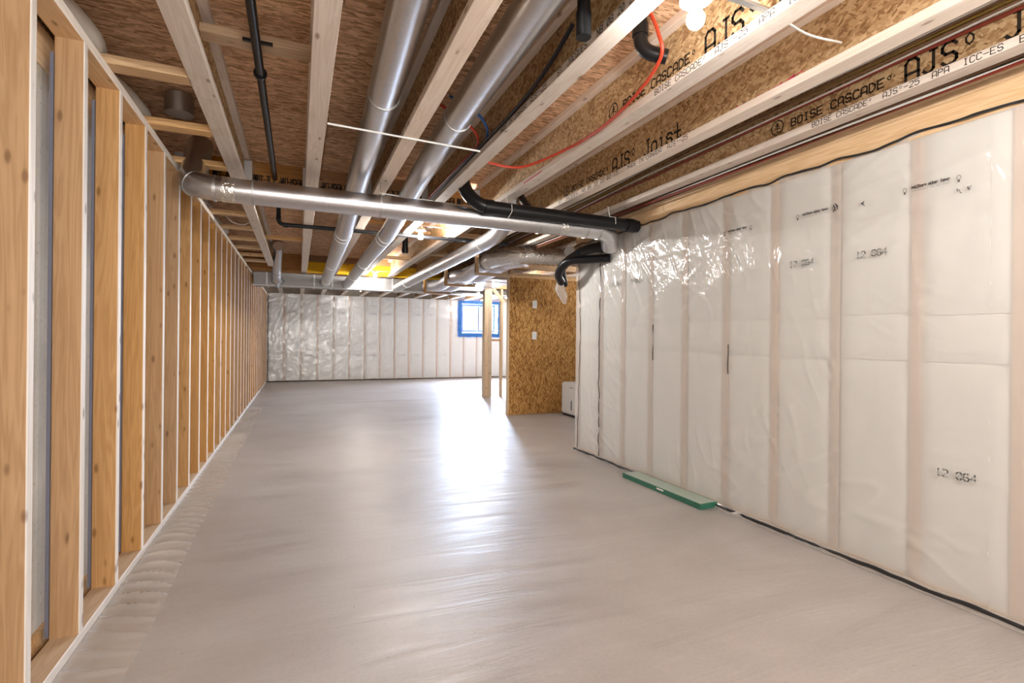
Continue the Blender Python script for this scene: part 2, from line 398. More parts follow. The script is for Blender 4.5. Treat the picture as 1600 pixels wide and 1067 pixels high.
# ------------------------------------------------------------ ceiling: subfloor panels
ce = MB().box((-1.05, YN, TOP+0.02), (7.4, YB+0.3, TOP+0.05)).build('ceiling', M['dark']); ce['kind'] = 'structure'
y = 2.30 - 1.22*6; row = 0
while y < YB:
    x = -1.05 - (1.22 if row % 2 else 0.35)
    while x < 7.3:
        x0, x1 = max(x, -1.05), min(x+2.44, 7.4); y0, y1 = max(y, YN), min(y+1.22, YB+0.3)
        if x1-x0 > 0.05 and y1-y0 > 0.05 and not (y0 < 4 and x0 > 3.2):
            MB().box((x0+0.0015, y0+0.002, TOP+0.0005), (x1-0.0015, y1-0.002, TOP+0.019)).build('osb_panel', M['subfloor'], ce)
        x += 2.44
    y += 1.22; row += 1

# ------------------------------------------------------------ left wall: framed studs before the concrete
wl = struct('wall_left', (XL, 0, 0))
MB().box((-1.05, YN, -0.02), (-0.862, YB, 2.10)).build('concrete_wall', M['conc'], wl)
MB().lum((-1.00, YN, 2.10), (-0.855, YB, 2.138), 1).build('sill_plate', M['plate'], wl)
MB().lum((-1.00, YN, 2.139), (-0.865, YB, H), 1).build('sill_board', M['plate'], wl)
MB().box((-1.04, YN, H), (-0.995, YB, TOP)).build('rim_board', M['web'], wl)
MB().box((-0.862, YN, 0.0), (-0.845, YB, 0.075)).build('footing_strip', M['cross'], wl)
paint_lit_edge(MB().lum((XL-0.089, YN, 0.0), (XL, YB-0.02, 0.038), 1).build('bottom_plate', M['plate'], wl), M['edge_y'])
paint_lit_edge(MB().lum((XL-0.089, YN, H-0.041), (XL, YB-0.02, H-0.003), 1).build('top_plate', M['plate'], wl), M['edge_y'])
stud0 = None; gas0 = None
ys = [1.938 + 0.4064*k for k in range(-13, 31)]
for i, yy in enumerate(ys):
    if yy > YB - 0.06: break
    if stud0 is None:
        stud0 = MB().lum((XL-0.089, yy, 0.038), (XL, yy+0.038, H-0.041), 2).build('stud', M['stud'], wl); paint_lit_edge(stud0, M['edge'])
        gas0 = MB().box((XL-0.100, yy-0.003, 0.045), (XL-0.0895, yy+0.041, H-0.10)).build('foam_gasket', M['gasket'], stud0)
        y00 = yy
    else:
        s = stud0.copy(); COL.objects.link(s); s.location.y += yy - y00
        g = gas0.copy(); COL.objects.link(g); g.parent = s

# film lying on the slab along the left wall
def film_fn(u, v):
    y = 0.9 + (9.0-0.9)*u; x = XL + 0.002 + v*(0.205 + 0.006*math.sin(y*3.1))
    ph = y*58 + 5.0*mn.noise(Vector((x*3, y*2.2, 0))) + x*6; z = 0.003 + (0.35+v*(1-v)*2.6)*0.028*(0.35+max(0, mn.noise(Vector((x*2, y*1.6, 7)))+0.3))*max(0, math.sin(ph))**3 + 0.006*max(0, mn.noise(Vector((x*7, y*16, 3))))*(1-v*0.5)
    return (x, y, max(z, 0.0012) if v < 0.97 else 0.0015)
ff = MB().grid(film_fn, 1100, 8).build('plastic_sheet', M['film_floor'], None, True, loc=(XL, 0.9, 0))
tag(ff, 'clear wrinkled plastic strip lying on the concrete along the left stud wall', 'plastic sheet')

# ------------------------------------------------------------ joists
GL = {'A':'00 05 16 36 45 40,02 42','B':'00 06 36 45 44 33 42 41 30 00,03 33','C':'45 36 16 05 01 10 30 41','D':'00 06 26 44 42 20 00','E':'40 00 06 46,03 33','F':'00 06 46,03 33','G':'45 36 16 05 01 10 30 41 43 23',
 'I':'10 30,20 26,16 36','J':'01 10 20 31 36,26 46','K':'00 06,46 02,13 40','L':'06 00 40','M':'00 06 23 46 40','N':'00 06 40 46','O':'10 01 05 16 36 45 41 30 10','P':'00 06 36 45 44 33 03','Q':'10 01 05 16 36 45 41 30 10,22 40','R':'00 06 36 45 44 33 03,23 40',
 'S':'01 10 30 41 42 33 13 04 05 16 36 45','T':'20 26,06 46','U':'06 01 10 30 41 46','V':'06 20 46','W':'06 10 23 30 46','X':'00 46,06 40','0':'10 01 05 16 36 45 41 30 10,11 35','1':'10 30,20 26 15','2':'05 16 36 45 44 00 40','3':'05 16 36 45 44 33 42 41 30 10 01,13 33',
 '4':'30 36 02 42','5':'46 06 04 34 43 41 30 10 01','6':'45 36 16 05 01 10 30 41 42 33 03','8':'13 04 05 16 36 45 44 33 13 02 01 10 30 41 42 33','-':'03 43','.':'10 20','\u00ae':'14 15 26 35 34 23 14',
 ',':'11 00',':':'21 21,24 24','o':'10 01 03 14 34 43 41 30 10','i':'10 30,20 24 14,26 26','s':'01 10 30 41 32 12 03 14 34 43','t':'43 03,26 21 30 41','r':'00 04,03 14 34 43','e':'02 42 43 34 14 03 01 10 40','a':'04 34 43 40 10 01 12 42','p':'00 04 34 43 42 32 02'}
def lettering(body, origin, udir, vdir, length, height, material, parent, name='lettering', bold=0.0, wgt=0.8, gap=0):
    """monospaced stencil lettering, one mesh per word, laid flat on the surface"""
    o = Vector(origin); U = Vector(udir); V = Vector(vdir); n = len(body); pitch = length/n; gx = pitch*0.72/4; gz = height/6
    words = []; cur = []
    for i, ch in enumerate(body + ' '):
        if ch == ' ':
            if cur: words.append(cur)
            cur = []
        else: cur.append((i, ch))
    for wd in words:
        mb = MB(); hw0 = wgt*gz*0.5
        for (i, ch) in wd:
            hw = hw0*(0.55 if ch == '\u00ae' else 1)
            for st in GL.get(ch, GL.get(ch.upper(), '00 40 46 06 00')).split(','):
                pts = [Vector((i*pitch + int(p[0])*gx, int(p[1])*gz)) for p in st.split()]
                for a, b in zip(pts, pts[1:]):
                    d = b-a; d = d.normalized() if d.length > 1e-6 else Vector((1, 0)); nn = Vector((-d.y, d.x))*hw; a2 = a-d*hw*0.8; b2 = b+d*hw*0.8; k = len(mb.v)
                    for c in (a2+nn, b2+nn, b2-nn, a2-nn): mb.v.append(tuple(o + U*c.x + V*c.y))
                    mb.f.append((k, k+1, k+2, k+3))
        mb.build(name, material, parent)
def joist(x, y0, y1, label, group, printed=None):
    t = thing('floor_joist', (x, y0, H), label, 'joist', group)
    MB().lum((x-0.0445, y0, H), (x+0.0445, y1, H+0.038), 1, 0.002).build('bottom_flange', M['flange'], t)
    MB().lum((x-0.0445, y0, TOP-0.038), (x+0.0445, y1, TOP), 1, 0.002).build('top_flange', M['flange'], t)
    MB().box((x-0.005, y0, H+0.0378), (x+0.005, y1, TOP-0.0378)).build('web', M['web'], t)
    return t
NAMES = ['first floor joist from the left stud wall, beside the blocking boards',
 'second floor joist from the left, between thin black drain and first round duct',
 'third floor joist from the left, running between the two long round ducts',
 'fourth floor joist from the left, black cable on its web, right of second duct',
 'fifth floor joist, brightly lit beside the nearest bulb, with large lettering',
 'sixth floor joist, printed MADE IN CANADA, with pink chalk marks',
 'seventh floor joist, nearest the right plastic wall, cable bundles on both sides']
U, V = (0,-1,0), (0,0,1)
joists = []
for k in range(7):
    joists.append(joist(JX[k], YN, 8.95 if k == 0 else 9.50, NAMES[k], 'long printed floor joists of the main room'))
def logo(x, y, z, r, parent):
    mb = MB()
    for j in range(28):
        a0 = 2*math.pi*j/28; a1 = 2*math.pi*(j+1)/28; n = len(mb.v)
        for a, q in ((a0, r), (a1, r), (a1, r*0.84), (a0, r*0.84)): mb.v.append((x, y - q*math.cos(a), z + q*math.sin(a)))
        mb.f.append((n, n+1, n+2, n+3))
    def bar(p, q, wd):
        p = Vector((p[0], p[1])); q = Vector((q[0], q[1])); d = (q-p).normalized(); nn = Vector((-d.y, d.x))*wd/2; n = len(mb.v)
        for c in (p+nn, q+nn, q-nn, p-nn): mb.v.append((x, y - c.x*r, z + c.y*r))
        mb.f.append((n, n+1, n+2, n+3))
    bar((0,-0.75), (0,0.7), 0.14)
    for yy, ww in ((0.42,0.22), (0.12,0.36), (-0.2,0.5)):
        bar((0, yy+0.18), (-ww, yy-0.12), 0.11); bar((0, yy+0.18), (ww, yy-0.12), 0.11)
    bar((-0.5,-0.62), (0.5,-0.62), 0.1)
    mb.build('tree_emblem', M['ink'], parent)
for k, ys_ in ((4, 2.316), (5, 3.72), (6, 2.12)):
    xw = JX[k] - 0.0056; z0 = HC + 1.178; t = joists[k]
    logo(xw, ys_, z0+0.045, 0.042, t)
    lettering('BOISE CASCADE\u00ae', (xw, ys_-0.09, z0+0.020), U, V, 0.535, 0.040, M['ink'], t, 'web_lettering', 0, 1.15)
    lettering('AJS\u00ae Joist', (xw, ys_-0.67, z0-0.004), U, V, 0.71, 0.094, M['ink'], t, 'web_lettering', 0.012)
fx = lambda k: JX[k] - 0.0451
for k, y0, body, ln in ((4, 1.92, 'BOISE CASCADE\u00ae  AJS\u00ae-25  APA  ICC-ES', 0.83), (6, 1.875, 'BOISE CASCADE\u00ae  AJS\u00ae-25  APA  ICC-ES  B', 0.86),
                        (5, 3.78, 'ST. JACQUES, NB 08 20 22 02:15', 0.86), (5, 2.82, 'MADE IN CANADA  AJS\u00ae-25', 0.57), (3, 1.95, 'ST. JACQUES,  NB 08 20 22', 0.56), (3, 2.62, 'MADE IN CANADA  AJS\u00ae-25', 0.57)):
    lettering(body, (fx(k), y0, H+0.006), U, V, ln, 0.025, M['ink'], joists[k], 'flange_lettering')
# pink chalk on joist six
mb = MB()
for i in range(26):
    yy = 2.02 - i*0.017 + random.uniform(-0.006, 0.006); zz = H + 0.045 + random.uniform(-0.006, 0.012) + (0.01 if i > 18 else 0); n = len(mb.v)
    dy, dz = random.uniform(0.01, 0.03), random.uniform(0.004, 0.016)
    for p in ((0,0), (-dy,dz*0.3), (-dy,dz), (0,dz*0.7)): mb.v.append((JX[5]-0.0058, yy+p[0], zz+p[1]))
    mb.f.append((n, n+1, n+2, n+3))
mb.build('chalk_mark', M['pink'], joists[5])
mb = MB()
for i in range(10):
    yy = 2.0 - i*0.03; n = len(mb.v)
    for p in ((0,0.022), (-0.022,0.024), (-0.024,0.034), (0,0.03)): mb.v.append((fx(4)-0.0002, yy+p[0]+1.4, H+p[1]-0.014))
    mb.f.append((n, n+1, n+2, n+3))
mb.build('chalk_mark', M['pink'], joists[4])

# far joists beyond the beam
ordn = ['first','second','third','fourth','fifth','sixth','seventh','eighth','ninth','tenth','eleventh','twelfth']
for k in range(12):
    joist(JX[k], 9.60, YB, 'short floor joist between yellow beam and back wall, %s from the left' % ordn[k], 'short far joists beyond the beam')
for k in range(7, 11):
    joist(JX[k], YC+0.06, 9.50, 'shorter floor joist over the plywood-walled recess, %s from the right plastic wall' % ordn[k-7], 'joists over the recess')

# long yellow beam
beam = thing('laminated_beam', (-0.8, 9.51, H), 'yellow-coated laminated wood beam across the ceiling before the metal trunk duct', 'beam')
MB().lum((-0.85, 9.552, H+0.001), (3.25, 9.592, TOP-0.002), 0).build('beam_ply', M['lvl'], beam)
MB().lum((-0.85, 9.51, H+0.001), (0.10, 9.55, TOP-0.002), 0).build('beam_ply', M['lvl'], beam)
MB().lum((0.10, 9.51, H+0.001), (3.25, 9.55, H+0.19), 0).build('yellow_face', M['lvl_yellow'], beam)
MB().lum((0.10, 9.50, H+0.192), (3.25, 9.55, TOP-0.002), 0).build('beam_ply', M['lvl'], beam)

# header blocks between joists near the cross duct, upside-down print
for i in range(5):
    xa = (JX[i-1]+0.0052) if i else -0.86; xb = JX[i]-0.0052
    lab = ['dark laminated header block above the duct elbow at the left wall', 'dark laminated header block between first and second joists, behind the black drain pipe',
           'dark laminated header block between second and third joists, behind the first long duct', 'dark laminated header block between third and fourth joists, behind the second long duct',
           'dark laminated header block between fourth and fifth joists, left of the black pipe elbow'][i]
    t = thing('header_block', ((xa+xb)/2, 4.50, H), lab, 'blocking', 'laminated header blocks between joists')
    MB().lum((xa, 4.50, H+0.0395), (xb, 4.545, TOP-0.039), 0, 0.001).build('block_body', M['lvl'], t)
    for s in (xa, xb-0.0 if False else xb):
        sx = 1 if s == xa else -1
        MB().box((s, 4.488, H+0.045), (s+sx*0.055, 4.4995, TOP-0.045)).build('hanger_flange', M['galv_dull'], t)
    lettering('VERSA-LAM\u00ae 2.1E-3100' if i % 2 else '2.1E-3100 VERSA-LAM\u00ae', (xb-0.06, 4.4985, H+0.155), (-1,0,0), (0,0,-1), xb-xa-0.12, 0.06, M['ink'], t, 'lettering')

# short blocks between the left wall and the first joist
bys = [2.58, 3.22, 3.86, 4.60, 5.30, 5.97, 6.62, 7.25, 7.86, 8.45]
bl = ['nearest the camera', 'second from the camera', 'third from the camera', 'fourth, just behind the duct', 'fifth from the camera', 'sixth from the camera',
      'seventh from the camera', 'eighth from the camera', 'ninth from the camera', 'farthest, beside the small duct boot']
for yy, t_ in zip(bys, bl):
    o = MB().lum((-0.84, yy, H-0.002), (JX[0]-0.0455, yy+0.089, H+0.036), 0).build('blocking_board', M['cross'], None, loc=(-0.64, yy, H))
    tag(o, 'flat pine board between left stud wall and first joist, ' + t_, 'board', 'flat blocking boards along the left wall')
# a block high in the bay, and others
for (xa, xb, yy, z, lab) in ((JX[0]+0.006, JX[1]-0.006, 2.52, HC+1.30, 'pine board fixed high between the first two joists, carrying the black pipe clamp'),
                        (JX[0]+0.006, JX[1]-0.006, 6.75, H+0.06, 'far pine board high between the first two joists, before the yellow beam'),
                        (JX[3]+0.006, JX[4]-0.006, 7.6, H+0.05, 'pine board between fourth and fifth joists, behind the second bulb'),
                        (JX[3]+0.006, JX[4]-0.006, 6.4, H+0.20, 'pine board high between fourth and fifth joists, before the black stub'),
                        (JX[4]+0.006, JX[5]-0.006, 5.75, H+0.08, 'pine board high between the fifth and sixth joists, above the sloping duct'),
                        (JX[4]+0.006, JX[5]-0.006, 7.2, H+0.08, 'pine board high between fifth and sixth joists, farther back'),
                        (JX[2]+0.006, JX[3]-0.006, 6.0, H+0.19, 'pine board high between the third and fourth joists, over the second duct')):
    o = MB().lum((xa, yy, z), (xb, yy+0.089, z+0.038), 0).build('blocking_board', M['cross'], None, loc=((xa+xb)/2, yy, z)); tag(o, lab, 'board')

# bagged fibreglass against the rim
for i, (ya, yb) in enumerate(((1.05, 2.2), (2.25, 2.95), (3.0, 3.7), (4.8, 5.9), (6.0, 7.1))):
    def fn(u, v, ya=ya, yb=yb):
        a = -0.3 + 2.0*v; e = math.sin(math.pi*min(1,max(0,u)))**0.25
        rx = 0.20*e*(1+0.12*mn.noise(Vector((u*5, v*3, ya)))); rz = 0.15*e*(1+0.15*mn.noise(Vector((u*5, v*4, ya+9))))
        return (-0.985 + rx*math.cos(a)*1.1, ya+(yb-ya)*u, H+0.145 + rz*math.sin(a-0.55))
    o = MB().grid(fn, 16, 12).build('insulation_roll', M['batt_bag'], None, True, loc=(-0.98, ya, H+0.01))
    so = o.modifiers.new('thick', 'SOLIDIFY'); so.thickness = 0.01; so.offset = 1
    tag(o, 'bagged fibreglass insulation bulging above the left wall, ' + ['nearest the camera', 'second from the camera', 'beside the dark duct collar', 'first beyond the round cross duct', 'farthest beyond the round cross duct'][i], 'insulation', 'bagged insulation along the rim')

# ------------------------------------------------------------ right wall: studs, batts, film
def creases(y, z, amp=0.007):
    """thin sharp creases in slack film: ridged noise, stronger high on the wall"""
    o = 0.0
    for (ang, s1, s2, sd) in ((0.5, 1.6, 7.5, 1.0), (-0.35, 1.3, 6.0, 8.0), (1.1, 1.8, 8.0, 15.0)):
        u = y*math.cos(ang)+z*math.sin(ang); v = -y*math.sin(ang)+z*math.cos(ang)
        msk = max(0.0, mn.noise(Vector((y*1.1, z*1.4, sd+3)))-0.02)*2.2
        if msk > 0: o += amp*min(1, msk)*max(0.0, 1-abs(mn.noise(Vector((u*s1, v*s2, sd))))*5.5)**2
    return o
def wrinkle_r(y, z):
    p = Vector((y*1.1, z*1.3, 0.0)); w_ = 0.005*(mn.noise(p)+0.3*mn.noise(p*3.1)) + creases(y, z)

    # folds that fan out of the point high on the wall
    for (cy, cz, amp, ra, k, a0, a1) in ((3.75, 2.02, 0.012, 0.95, 17, -1.5, 1.5), (2.95, 1.62, 0.010, 0.8, 12, -1.6, 1.6), (4.3, 1.55, 0.008, 0.7, 14, -3.2, 3.2), (2.1, 1.95, 0.006, 0.5, 12, -3.2, 3.2), (1.5, 1.75, 0.005, 0.5, 13, -3.2, 3.2)):
        dy, dz = y-cy, cz-z; r = math.hypot(dy, dz)
        if r < ra and r > 1e-3:
            a = math.atan2(dy, dz)
            if a0 < a < a1:
                f = math.sin(math.pi*min(1, r/ra))**1.0
                w_ += amp*f*0.45*max(0, math.sin(a*k + 5*mn.noise(Vector((y*3, z*3, cy)))))**6*max(0, mn.noise(Vector((y*4, z*4, cy+3)))+0.3)*2
    w_ += 0.004*max(0, mn.noise(Vector((y*0.8+z*2.4, z*0.7-y*0.3, 5))*3))**2*6 * max(0, min(1, (z-0.9)))
    return w_
wr = struct('wall_right', (XR, 0, 0))
sy = [4.612, 4.17] + [3.905-0.387*k+0.0 for k in range(1, 20)]
sy = [yy for yy in sy if yy > YN]
yst = []
# stud lines as seen: px -> Y
for px in (1590, 1428, 1303, 1208, 1132, 1068, 1015, 972): 
    d = 867*XR/(px-466.0); yst.append((d - XR*math.sin(TH))/math.cos(TH))
yst = sorted(yst); g = 0.392
while yst[0] - g > YN+0.1: yst.insert(0, yst[0]-g)
yst = [yy for yy in yst if yy < 4.05] + [4.19, 4.61]
WT = HC + 1.03       # underside of the doubled top plate
for i, yy in enumerate(yst):
    MB().lum((XR+0.006, yy-0.019, 0.038), (XR+0.095, yy+0.019, WT), 2, 0.001).build('stud', M['pink_stud'], wr)
MB().lum((XR+0.006, YN, 0.0), (XR+0.095, YC, 0.038), 1).build('bottom_plate', M['plate'], wr)
MB().lum((XR-0.008, YN, WT-0.075), (XR+0.085, YC, WT+0.045), 1).build('top_plate', M['plate'], wr)
MB().lum((XR-0.004, YN, WT+0.046), (XR+0.085, YC, H-0.004), 1).build('top_plate', M['plate'], wr)
MB().box((XR+0.10, YN, 0.0), (XR+0.22, YC, TOP)).build('concrete_wall', M['conc'], wr)
def batt(c0, c1, z0, z1, face, axis, parent, sd):
    """pillowed insulation piece; axis 'Y' for a wall facing -X, axis 'X' for a wall facing -Y"""
    def fn(u, v):
        e = min(1.0, min(u, 1-u)*(c1-c0)/0.030)**0.6 * min(1.0, min(v, 1-v)*(z1-z0)/0.012)**0.5
        dpt = 0.016*(1-e) + 0.0035*(mn.noise(Vector((u*2+sd, v*(z1-z0)*4, sd)))+0.4) + 0.0008*mn.noise(Vector((u*2, v*60, sd)))
        a = c0+(c1-c0)*u; z = z0+(z1-z0)*v
        return (face+dpt, a, z) if axis == 'Y' else (a, face+dpt, z)
    us = 10; vs = max(6, int((z1-z0)/0.06))
    return MB().grid(fn, us, vs).build('insulation_batt', M['batt'], parent, True)
for i in range(len(yst)-1):
    a, b = yst[i]+0.023+random.uniform(-.004,.004), yst[i+1]-0.023+random.uniform(-.004,.004)
    j1 = 1.05+random.uniform(-.012,.012); j2 = 1.27+random.uniform(-.01,.01)
    for (z0, z1) in ((0.03, j1), (j1+0.002, j2), (j2+0.002, WT-0.002)):
        batt(a, b, z0, z1, XR+0.004, 'Y', wr, i*1.7+z0)
def film_r(u, v):
    y = YN + (YC-YN)*u; z = 0.012 + (WT-0.055-0.012)*v
    w_ = wrinkle_r(y, z); seam = 0.004 if z > 1.80 + 0.01*math.sin(y*2) else 0.0
    return (XR - 0.002 - max(0, w_) - seam, y, z)
# far two thirds are in view: fine mesh there, a coarser one behind the camera
MB().grid(lambda u, v: film_r((1.2-YN)/(YC-YN) + u*(1-(1.2-YN)/(YC-YN)), v), 300, 140).build('vapour_film', M['film'], wr, True)
MB().grid(lambda u, v: film_r(u*(1.2-YN)/(YC-YN), v), 80, 24).build('vapour_film', M['film'], wr, True)
# folded excess of film at the floor, black sealant beads
def bead(pts, r, name, m, parent, n=7, amp=0.4):
    pts = densify(pts, 0.03); 
    return MB().tube([p + Vector((mn.noise(p*9)*r*amp*2, mn.noise(p*9+Vector((5,5,5)))*r*amp, mn.noise(p*7+Vector((9,1,2)))*r*amp*2)) for p in pts], r, n, True, lambda i, a: 0.8+0.55*abs(mn.noise(Vector((i*0.35, a, 1))))).build(name, m, parent, True)
bead([(XR-0.012, YN, 0.016), (XR-0.012, YC, 0.016)], 0.011, 'sealant_bead', M['rubber'], wr)
bead([(XR-0.020, YN, WT-0.058), (XR-0.020, YC, WT-0.058)], 0.0065, 'sealant_bead', M['rubber'], wr, amp=1.2)
bead([(XR-0.008, 4.19, 0.02), (XR-0.008, 4.19, 1.4), (XR-0.008, 4.17, WT-0.06)], 0.0045, 'sealant_bead', M['rubber'], wr, amp=1.6)
bead([(XR-0.008, 4.60, 0.02), (XR-0.008, 4.55, 1.2), (XR-0.008, 4.60, WT-0.1)], 0.003, 'sealant_bead', M['rubber'], wr, amp=2.0)
for (px, y0, y1) in ((1018, 0.98, 1.27), (1134, 0.92, 1.12)):
    d = 867*XR/(px-466.0); yy = (d - XR*math.sin(TH))/math.cos(TH)
    bead([(XR-0.004, yy-0.025, y0), (XR-0.004, yy-0.025, y1)], 0.003, 'dark_smear', M['rubber'], wr, amp=1.5)
def flap(u, v):
    y = YN + (YC-YN)*u; x = XR - 0.006 - v*0.045*(0.55+0.6*abs(mn.noise(Vector((y*1.7, 0, 3)))))
    return (x, y, 0.002 + 0.03*(1-v)**2 + 0.010*abs(mn.noise(Vector((y*9, v*2, 1))))*(1-0.6*v))
MB().grid(flap, 300, 6).build('film_flap', M['film_floor'], wr, True)
def on_wall(px, py):
    d = 867*XR/(px-466.0); yy = (d - XR*math.sin(TH))/math.cos(TH)
    return yy, HC + (527.2+(px-466)*0.0095-py)*d/800.0
for (px, py) in ((1236, 413), (1340, 399), (1468, 736), (985, 438), (955, 443)):
    yy, zz = on_wall(px, py+5); lettering('12 064', (XR-0.017, yy, zz), U, V, 0.155, 0.030, M['inkgrey'], wr, 'film_print', 0.01, 1.1)
for (px, py) in ((1415, 303), (1248, 343), (1134, 368)):
    yy, zz = on_wall(px, py)
    lettering('polytarp super vapor', (XR-0.017, yy-0.03, zz+0.014), U, V, 0.155, 0.013, M['inkfilm'], wr, 'film_print', 0.02, 1.3)
    lettering('--------- -- -- ----', (XR-0.017, yy-0.03, zz-0.004), U, V, 0.155, 0.010, M['inkfilm'], wr, 'film_print')
    for q in (0.0, 0.215):
        mb = MB()
        for j in range(16):
            a0, a1 = 2*math.pi*j/16, 2*math.pi*(j+1)/16; n = len(mb.v)
            for a, r_ in ((a0, .011), (a1, .011), (a1, .0085), (a0, .0085)): mb.v.append((XR-0.0171, yy+0.0-q-r_*math.cos(a)*0.8, zz+0.014+r_*math.sin(a)))
            mb.f.append((n, n+1, n+2, n+3))
        mb.box((XR-0.0172, yy-q-0.004, zz-0.006), (XR-0.0170, yy-q+0.004, zz+0.003)); mb.build('film_emblem', M['inkfilm'], wr)
# sealant splatters
for (px, py, s) in ((1308, 325, 1.0), (1350, 320, 0.8), (1500, 300, 0.5), (1514, 297, 0.6)):
    yy, zz = on_wall(px, py); mb = MB()
    for j in range(4):
        p = Vector((XR-0.017, yy+random.uniform(-.012,.012)*s, zz+random.uniform(-.014,.014)*s)); q = p + Vector((0, random.uniform(-.02,.02)*s, random.uniform(-.02,.03)*s))
        mb.tube([p, (p+q)/2+Vector((0,.003,.002)), q], 0.0022*s, 5)
    mb.build('sealant_splatter', M['rubber'], wr)

# ------------------------------------------------------------ far wall with window
wf = struct('wall_far', (0, YB, 0))
WX0, WX1, WZ0, WZ1 = 4.36, 5.50, 1.30, 2.20
xs = [-0.331 + 0.398*k for k in range(-1, 20)]
xs[0] = -0.71
def in_win(x): return WX0-0.02 < x < WX1+0.02
TB = H + 0.0
for x in xs:
    top = WZ0-0.04 if in_win(x) else TB
    MB().lum((x-0.019, YB+0.006, 0.038), (x+0.019, YB+0.095, top), 2, 0.001).build('stud', M['pink_stud'], wf)
MB().lum((XL, YB+0.006, 0.0), (7.3, YB+0.095, 0.038), 0).build('bottom_plate', M['plate'], wf)
for i in range(len(xs)-1):
    a, b = xs[i]+0.022, xs[i+1]-0.022
    if b > WX0-0.05 and a < WX1+0.05:
        batt(a, b, 0.03, WZ0-0.10, YB+0.004, 'X', wf, i*2.3)
        if a < WX0-0.1: batt(a, WX0-0.08, WZ0-0.1, TB, YB+0.004, 'X', wf, i*2.1)
        if b > WX1+0.1: batt(WX1+0.08, b, WZ0-0.1, TB, YB+0.004, 'X', wf, i*2.2)
    else: batt(a, b, 0.03, TB-0.002, YB+0.004, 'X', wf, i*2.3)
mb = MB()
mb.box((-1.05, YB+0.10, 0), (WX0-0.02, YB+0.30, TOP)); mb.box((WX1+0.02, YB+0.10, 0), (7.4, YB+0.30, TOP)); mb.box((WX0-0.02, YB+0.10, 0), (WX1+0.02, YB+0.30, WZ0-0.02)); mb.box((WX0-0.02, YB+0.10, WZ1+0.02), (WX1+0.02, YB+0.30, TOP))
mb.build('concrete_wall', M['conc'], wf)
def film_b(x0, x1, z0, z1):
    def fn(u, v):
        x = x0+(x1-x0)*u; z = z0+(z1-z0)*v
        w_ = 0.003*(mn.noise(Vector((x*1.5, z*1.5, 2)))+0.5) + creases(x+20, z, 0.016)
        for (cx, cz, amp, ra, k) in ((0.45, 2.1, 0.020, 1.0, 11), (0.9, 1.9, 0.02, 0.9, 13), (-0.6, 0.75, 0.018, 1.3, 15), (1.1, 0.35, 0.016, 1.0, 12), (2.9, 2.0, 0.012, 0.8, 11), (2.2, 0.2, 0.012, 0.8, 12), (3.9, 1.9, 0.012, 0.7, 11)):
            dx, dz = x-cx, z-cz; r = math.hypot(dx, dz)
            if 1e-3 < r < ra:
                w_ += 0.18*amp*math.sin(math.pi*r/ra)*max(0, math.sin(math.atan2(dz, dx)*k+5*mn.noise(Vector((x*3, z*3, cx)))))**5*max(0, mn.noise(Vector((x*4, z*4, cx+3)))+0.3)*2
        return (x, YB-0.002-max(0, w_), z)
    return fn
for (x0, x1, z0, z1, nu, nv) in ((XL, WX0-0.06, 0.01, TB, 330, 120), (WX0-0.06, WX1+0.06, 0.01, WZ0-0.06, 50, 40), (WX1+0.06, 7.3, 0.01, TB, 60, 40)):
    MB().grid(film_b(x0, x1, z0, z1), nu, nv).build('vapour_film', M['film_back'], wf, True)
bead([(XL, YB-0.014, 0.014), (7.2, YB-0.014, 0.014)], 0.014, 'sealant_bead', M['rubber'], wf)
bead([(XL+0.03, YB-0.014, 0.03), (XL+0.03, YB-0.014, 2.2)], 0.010, 'sealant_bead', M['rubber'], wf, amp=1.0)
for i in range(0, 12):
    for (zz, q) in ((1.78, 0.0), (0.66, 0.0), (2.0, 0.08)):
        if (i*7+int(zz*10)) % 3 == 0: continue
        xx = xs[i+1]+0.09+q*0.5
        if xx+0.2 > WX0-0.1: continue
        lettering('12 064' if zz < 1.9 else 'super vapor', (xx, YB-0.026, zz), (1,0,0), V, 0.20, 0.035 if zz < 1.9 else 0.02, M['inkgrey'], wf, 'film_print', 0.01)
# window
wn = struct('window_1', (WX0, YB, WZ0))
yg = YB + 0.16
mb = MB(); t_ = 0.05
mb.box((WX0, yg-0.03, WZ0), (WX1, yg+0.04, WZ0+t_)); mb.box((WX0, yg-0.03, WZ1-t_), (WX1, yg+0.04, WZ1)); mb.box((WX0, yg-0.03, WZ0+t_), (WX0+t_, yg+0.04, WZ1-t_)); mb.box((WX1-t_, yg-0.03, WZ0+t_), (WX1, yg+0.04, WZ1-t_))
mb.build('window_frame', M['frame'], wn)
xm = (WX0+WX1)/2
for (a, b, q) in ((WX0+t_, xm+0.02, -0.015), (xm-0.02, WX1-t_, 0.0)):
    mb = MB(); s = 0.05
    mb.box((a, yg+q-0.01, WZ0+t_), (b, yg+q+0.01, WZ0+t_+s)); mb.box((a, yg+q-0.01, WZ1-t_-s), (b, yg+q+0.01, WZ1-t_)); mb.box((a, yg+q-0.01, WZ0+t_+s), (a+s, yg+q+0.01, WZ1-t_-s)); mb.box((b-s, yg+q-0.01, WZ0+t_+s), (b, yg+q+0.01, WZ1-t_-s))
    sh = mb.build('window_sash', M['sash'], wn)
    MB().box((a+s, yg+q-0.002, WZ0+t_+s), (b-s, yg+q+0.002, WZ1-t_-s)).build('window_pane', M['pane'], sh)
mb = MB()
mb.box((WX0-0.015, YB+0.0, WZ0-0.015), (WX1+0.015, yg-0.03, WZ0)); mb.box((WX0-0.015, YB, WZ1), (WX1+0.015, yg-0.03, WZ1+0.015)); mb.box((WX0-0.015, YB, WZ0), (WX0, yg-0.03, WZ1)); mb.box((WX1, YB, WZ0), (WX1+0.015, yg-0.03, WZ1))
mb.build('window_return', M['frame'], wn)
